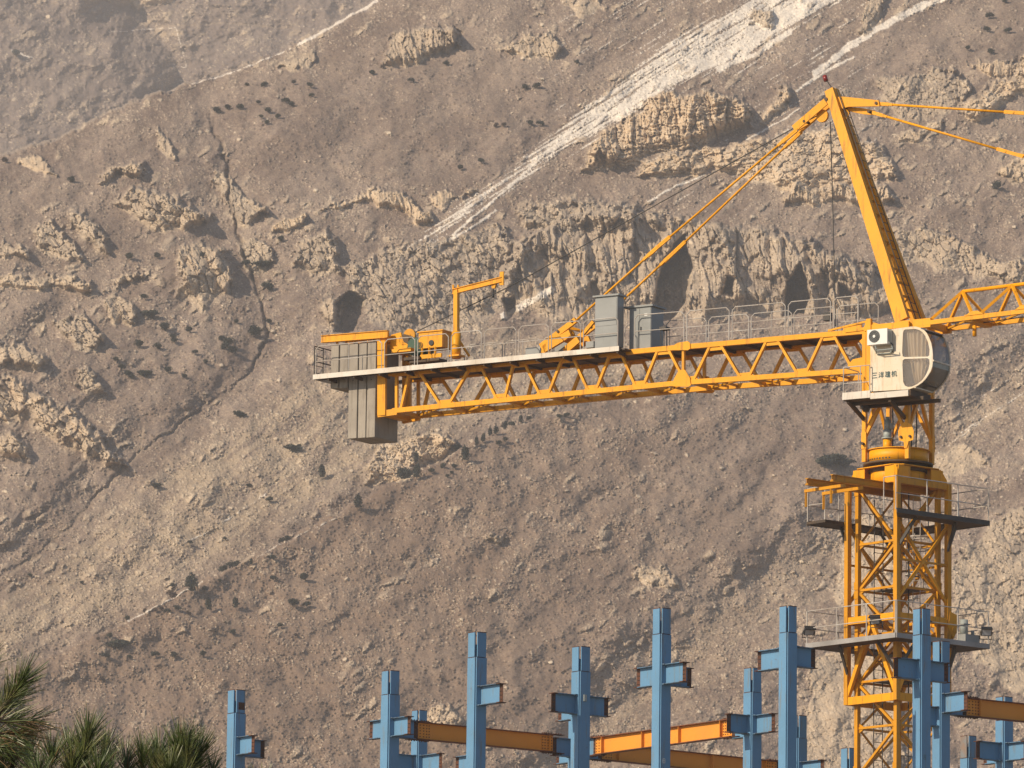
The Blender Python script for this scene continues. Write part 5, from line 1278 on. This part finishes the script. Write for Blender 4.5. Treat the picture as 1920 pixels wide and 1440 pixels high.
pine((-170, 1290), 14.2, [
 ((-5, 1338), (44, 1275), 0, .076, 300, .02), ((-12, 1350), (24, 1312), .06, .074, 200, .02), ((-70, 1300), (-34, 1250), .1, .08, 180, .02),
 ((-30, 1352), (58, 1352), -.05, .078, 190, .25), ((-30, 1375), (45, 1375), .05, .08, 220, .35), ((-45, 1400), (20, 1402), .1, .082, 200, .15), ((-80, 1290), (-58, 1240), 0, .08, 120, .02)],
 'pine with long needles and a dark twig reaching in from the left edge', 60, 3)
pine((240, 1480), 15.0, [
 ((150, 1440), (166, 1376), 0, .078, 380, .03), ((122, 1445), (130, 1400), .1, .07, 180, .12), ((190, 1445), (200, 1398), .15, .07, 180, .05), ((165, 1460), (160, 1400), .1, .075, 200, .06),
 ((325, 1462), (340, 1398), 0, .085, 420, .01), ((300, 1460), (300, 1408), .08, .08, 260, .03), ((360, 1462), (372, 1412), .06, .08, 260, .02), ((345, 1470), (352, 1405), -.05, .08, 260, .02),
 ((60, 1460), (52, 1405), .05, .075, 260, .05), ((92, 1465), (98, 1412), 0, .07, 200, .08), ((25, 1460), (22, 1420), .05, .07, 200, .1), ((-15, 1460), (-12, 1405), .02, .08, 240, .15),
 ((235, 1466), (238, 1420), .05, .07, 220, .06), ((265, 1470), (268, 1416), .1, .07, 220, .05), ((210, 1466), (208, 1424), 0, .06, 160, .1), ((285, 1480), (290, 1430), 0, .07, 200, .04),
 ((395, 1485), (398, 1440), 0, .06, 140, .04), ((130, 1480), (135, 1432), 0, .07, 220, .05), ((10, 1480), (5, 1440), 0, .07, 200, .1), ((320, 1490), (318, 1440), -.1, .075, 240, .02), ((180, 1490), (185, 1440), -.1, .07, 220, .05), ((75, 1490), (72, 1440), -.1, .07, 220, .05),
 ((490, 1505), (492, 1462), .1, .06, 120, .02), ((470, 1500), (462, 1468), .1, .055, 80, .02)],
 'bushy pine with upright needle tufts along the bottom left corner', 70, 5)
# ================================================================ SHRUBS ON THE MOUNTAIN
sb_, n, l, b = node_mat('shrub_leaves', .8); pos = geo_pos(n)
l.new(ramp(n, l, noise(n, l, pos, 1.5, 3, .7), [(.35, (.020, .026, .018)), (.7, (.048, .050, .032))]), b.inputs['Base Color'])
sr_, n, l, b = node_mat('dry_shrub_twigs', .9); pos = geo_pos(n)
l.new(ramp(n, l, noise(n, l, pos, 1.5, 3, .7), [(.35, (.075, .050, .038)), (.7, (.12, .085, .062))]), b.inputs['Base Color'])
def shrub_mesh(seed, wx, hz, mat, cone=.0):
    r = random.Random(seed); m = MB()
    lobes = [(np.array((r.uniform(-.32, .32)*wx, r.uniform(-.3, .3)*wx, r.uniform(.18, .62)*hz)), r.uniform(.28, .46)) for _ in range(6)]
    for k in range(700):
        c, rad = lobes[k % 6]
        p = nrm((r.gauss(0, 1), r.gauss(0, 1), r.gauss(0, 1)))*(r.random()**.45)*rad*np.array((wx, wx, hz*.9))
        q = c+p; f = 1-cone*max(q[2]/hz, 0); q = np.array((q[0]*f, q[1]*f, max(q[2], 0)))
        a = nrm((r.gauss(0, 1), r.gauss(0, 1), r.gauss(0, 1))); b_ = nrm(np.cross(a, (r.gauss(0, 1), r.gauss(0, 1), r.gauss(0, 1)))); s = r.uniform(.05, .11)*max(wx, .8*hz)
        m.add([q-a*s, q+b_*s*.6, q+a*s, q-b_*s*.6], [(0, 1, 2, 3)])
    for k in range(4): m.bar((0, 0, 0), (r.uniform(-.2, .2), r.uniform(-.2, .2), hz*.5), .05)
    me = bpy.data.meshes.new('shrub'); me.from_pydata(m.v, [], m.f); me.materials.append(mat); return me
VAR = {'b': [shrub_mesh(k, 1.0, .85, sb_) for k in range(4)], 'c': [shrub_mesh(k+9, .8, 1.35, sb_, .65) for k in range(3)],
       'f': [shrub_mesh(k+20, 1.9, .7, sb_) for k in range(2)], 'd': [shrub_mesh(k+30, 1.0, .85, sr_) for k in range(3)]}
ORD = 'first second third fourth fifth sixth seventh eighth ninth tenth eleventh twelfth thirteenth fourteenth fifteenth sixteenth seventeenth eighteenth nineteenth twentieth'.split()
GRP = [
 ('shrubs sprinkled over the upper brown slope', 'small dark shrub on the smooth slope below the ridge line',
  'b 405 211 10,b 425 204 8,b 449 203 9,b 502 211 9,b 519 221 7,b 490 221 6,b 501 231 6,b 535 191 9,b 545 197 7,b 484 194 6,b 583 180 6,b 582 162 8,b 494 161 8,b 550 157 6,b 462 160 5,d 930 236 6'),
 ('shrubs under the upper rock outcrop', 'small dark shrub close to the ribbed rock outcrop near the top', 'b 698 139 8,b 770 153 7,b 835 121 7,d 716 126 5'),
 ('shrubs beside the upper snow gully', 'small dark shrub on the slope left of the long snow streak', 'b 862 317 8,b 902 305 8,b 985 166 8,b 1005 164 9,b 995 233 8,b 1013 233 8,b 1080 118 6,d 943 235 6'),
 ('shrubs at the top right', 'small dark shrub on the slope in the top right corner', 'b 1850 58 8,b 1885 4 8,b 1812 93 7,b 1858 98 8,b 1890 60 8,b 1855 32 9'),
 ('shrubs among the left crags', 'dark shrub among the broken crags on the left', 'b 132 339 9,b 240 486 11,b 295 481 8,b 380 482 8,b 500 543 14,b 460 498 10,d 10 303 8,f 280 592 10,b 270 560 8,b 525 450 8'),
 ('shrubs in the left basin', 'dark shrub in the brown basin left of the counterweights',
  'b 307 616 12,b 356 622 9,b 425 647 13,b 434 661 11,b 327 641 9,b 295 652 10,b 262 650 11,f 272 702 9,b 312 697 10,b 215 677 8,b 228 692 8,b 240 703 9,b 345 708 7,b 385 680 7,b 503 604 7,b 365 662 7,b 247 708 7,b 323 634 7,b 443 604 7,b 415 637 8'),
 ('conifers on the spur crest', 'dark little conifer in the row along the spur crest',
  'c 781 864 11,b 810 886 8,b 830 876 8,b 857 842 10,c 893 832 9,c 905 826 9,c 918 817 9,c 930 812 9,c 945 803 9,b 958 797 8,b 935 833 7,b 945 826 7,b 850 878 7,b 838 893 5,c 975 790 8,b 990 788 7,b 1050 785 8,b 1062 780 7,b 845 888 5'),
 ('shrubs along the lower crest line', 'dark shrub beside the thin snow line on the lower spur crest',
  'b 530 1017 9,b 540 1012 8,b 512 1049 8,c 470 1057 7,b 416 1072 11,b 435 1064 12,b 443 1060 9,b 322 1101 7,b 385 1106 8,d 320 1120 12,b 333 1144 9,b 314 1147 7,d 353 1151 6,d 290 1146 6,d 272 1147 6,d 300 1142 6,b 412 1090 5'),
 ('shrubs on the near slope', 'dark shrub on the brown near slope above the pines',
  'c 392 1141 13,c 441 1139 12,b 575 1137 9,b 512 1088 8,b 572 1088 12,b 435 1187 8,b 525 1174 7,b 290 1230 9,b 326 1231 9,b 382 1229 9,b 198 1232 9,b 205 1193 7,d 183 1199 5,b 243 1234 6,d 404 1184 6,d 556 1192 5,d 190 1275 7,b 236 1163 8'),
 ('dark patches of scrub on the pale scree', 'flat dark patch of scrub on the pale scree fan', 'f 548 844 10,f 450 778 8,f 293 912 7,b 505 939 8,b 355 1020 6,b 55 1080 6,b 152 1093 5,b 420 1010 5,b 560 838 6,f 465 910 4'),
]
SING = [('c', 357, 1106, 19, 'largest round conifer on the spur crest at lower left'), ('c', 670, 950, 15, 'small conifer alone on the snow line of the spur crest'),
 ('c', 605, 893, 14, 'lone upright conifer on pale scree below and left of the counterweights'), ('b', 757, 897, 19, 'wide dark conifer below the hanging counterweights, left of a pointed one'),
 ('c', 780, 893, 15, 'pointed dark conifer below the counterweights, right of a wide one'), ('c', 872, 862, 16, 'tallest dark conifer below the counter jib on the spur crest'),
 ('b', 1868, 352, 13, 'round dark bush alone on the slope at the right edge below the tie bars'), ('f', 1556, 868, 18, 'wide dark bush on the slope left of the slewing ring'),
 ('f', 1580, 872, 12, 'low dark bush just left of the slewing ring, right of a wide one'), ('b', 548, 1137, 13, 'dark bush with a shadow to its right, on the slope above two blue columns'),
 ('f', 222, 1212, 13, 'spreading dark bush on the near slope above the pine tufts'), ('b', 476, 628, 16, 'large dark bush at the foot of the ravine left of the counter jib'),
 ('f', 490, 499, 10, 'wide dark bush just right of the narrow dark ravine'), ('b', 30, 103, 10, 'dark bush on a snow patch of the far mountain, top left'),
 ('b', 420, 652, 11, 'dark bush beside the ravine in the left basin')]
def put(kind, x, y, s, label, group, idx):
    me = VAR[kind][idx % len(VAR[kind])]; o = bpy.data.objects.new('shrub', me); COL.objects.link(o)
    p = hill_point(x, y); d = p-CAMP; ppm = F_PX/(d@_F); k = s/ppm*1.5
    o.location = tuple(p-nrm(d)*(k*.5+.2)+Zv*.02*k); o.scale = (k, k, k); o.rotation_euler = (0, 0, (idx*2.399) % 6.283)
    link_tag(o, label, 'shrub', group)
i_ = 0
for g, lab, s in GRP:
    its = sorted((t.split() for t in s.split(',')), key=lambda t: float(t[1]))
    for r_, (k, x, y, sz) in enumerate(its):
        put(k, float(x), float(y), float(sz), lab+(', leftmost' if r_ == 0 else ', rightmost' if r_ == len(its)-1 else ', %s from left' % ORD[r_]), g, i_); i_ += 1
for k, x, y, sz, lab in SING: put(k, x, y, sz, lab, None, i_); i_ += 1
# ---------------------------------------------------------------- the hazy air
hm = bpy.data.materials.new('haze_air'); hm.use_nodes = True; hn = hm.node_tree; hn.nodes.clear()
pv = hn.nodes.new('ShaderNodeVolumePrincipled'); pv.inputs['Color'].default_value = (.95, .93, .92, 1)
pv.inputs['Density'].default_value = .00019; pv.inputs['Anisotropy'].default_value = .2
oo = hn.nodes.new('ShaderNodeOutputMaterial'); hn.links.new(pv.outputs[0], oo.inputs['Volume'])
allp = np.array([[PX_.min(), PY_.min(), PZ_.min()], [PX_.max(), PY_.max(), PZ_.max()]])
lo = np.array([allp[0, 0]-40, -60, min(-1.0, allp[0, 2]-1)]); hi = np.array([allp[1, 0]+40, allp[1, 1]+40, allp[1, 2]+5])
hb = MB(); hb.box((lo+hi)/2, ((hi-lo)[0]/2, 0, 0), (0, (hi-lo)[1]/2, 0), (0, 0, (hi-lo)[2]/2))
ho = hb.build('haze', hm, kind='stuff', label='thin warm haze in the air in front of the mountain')
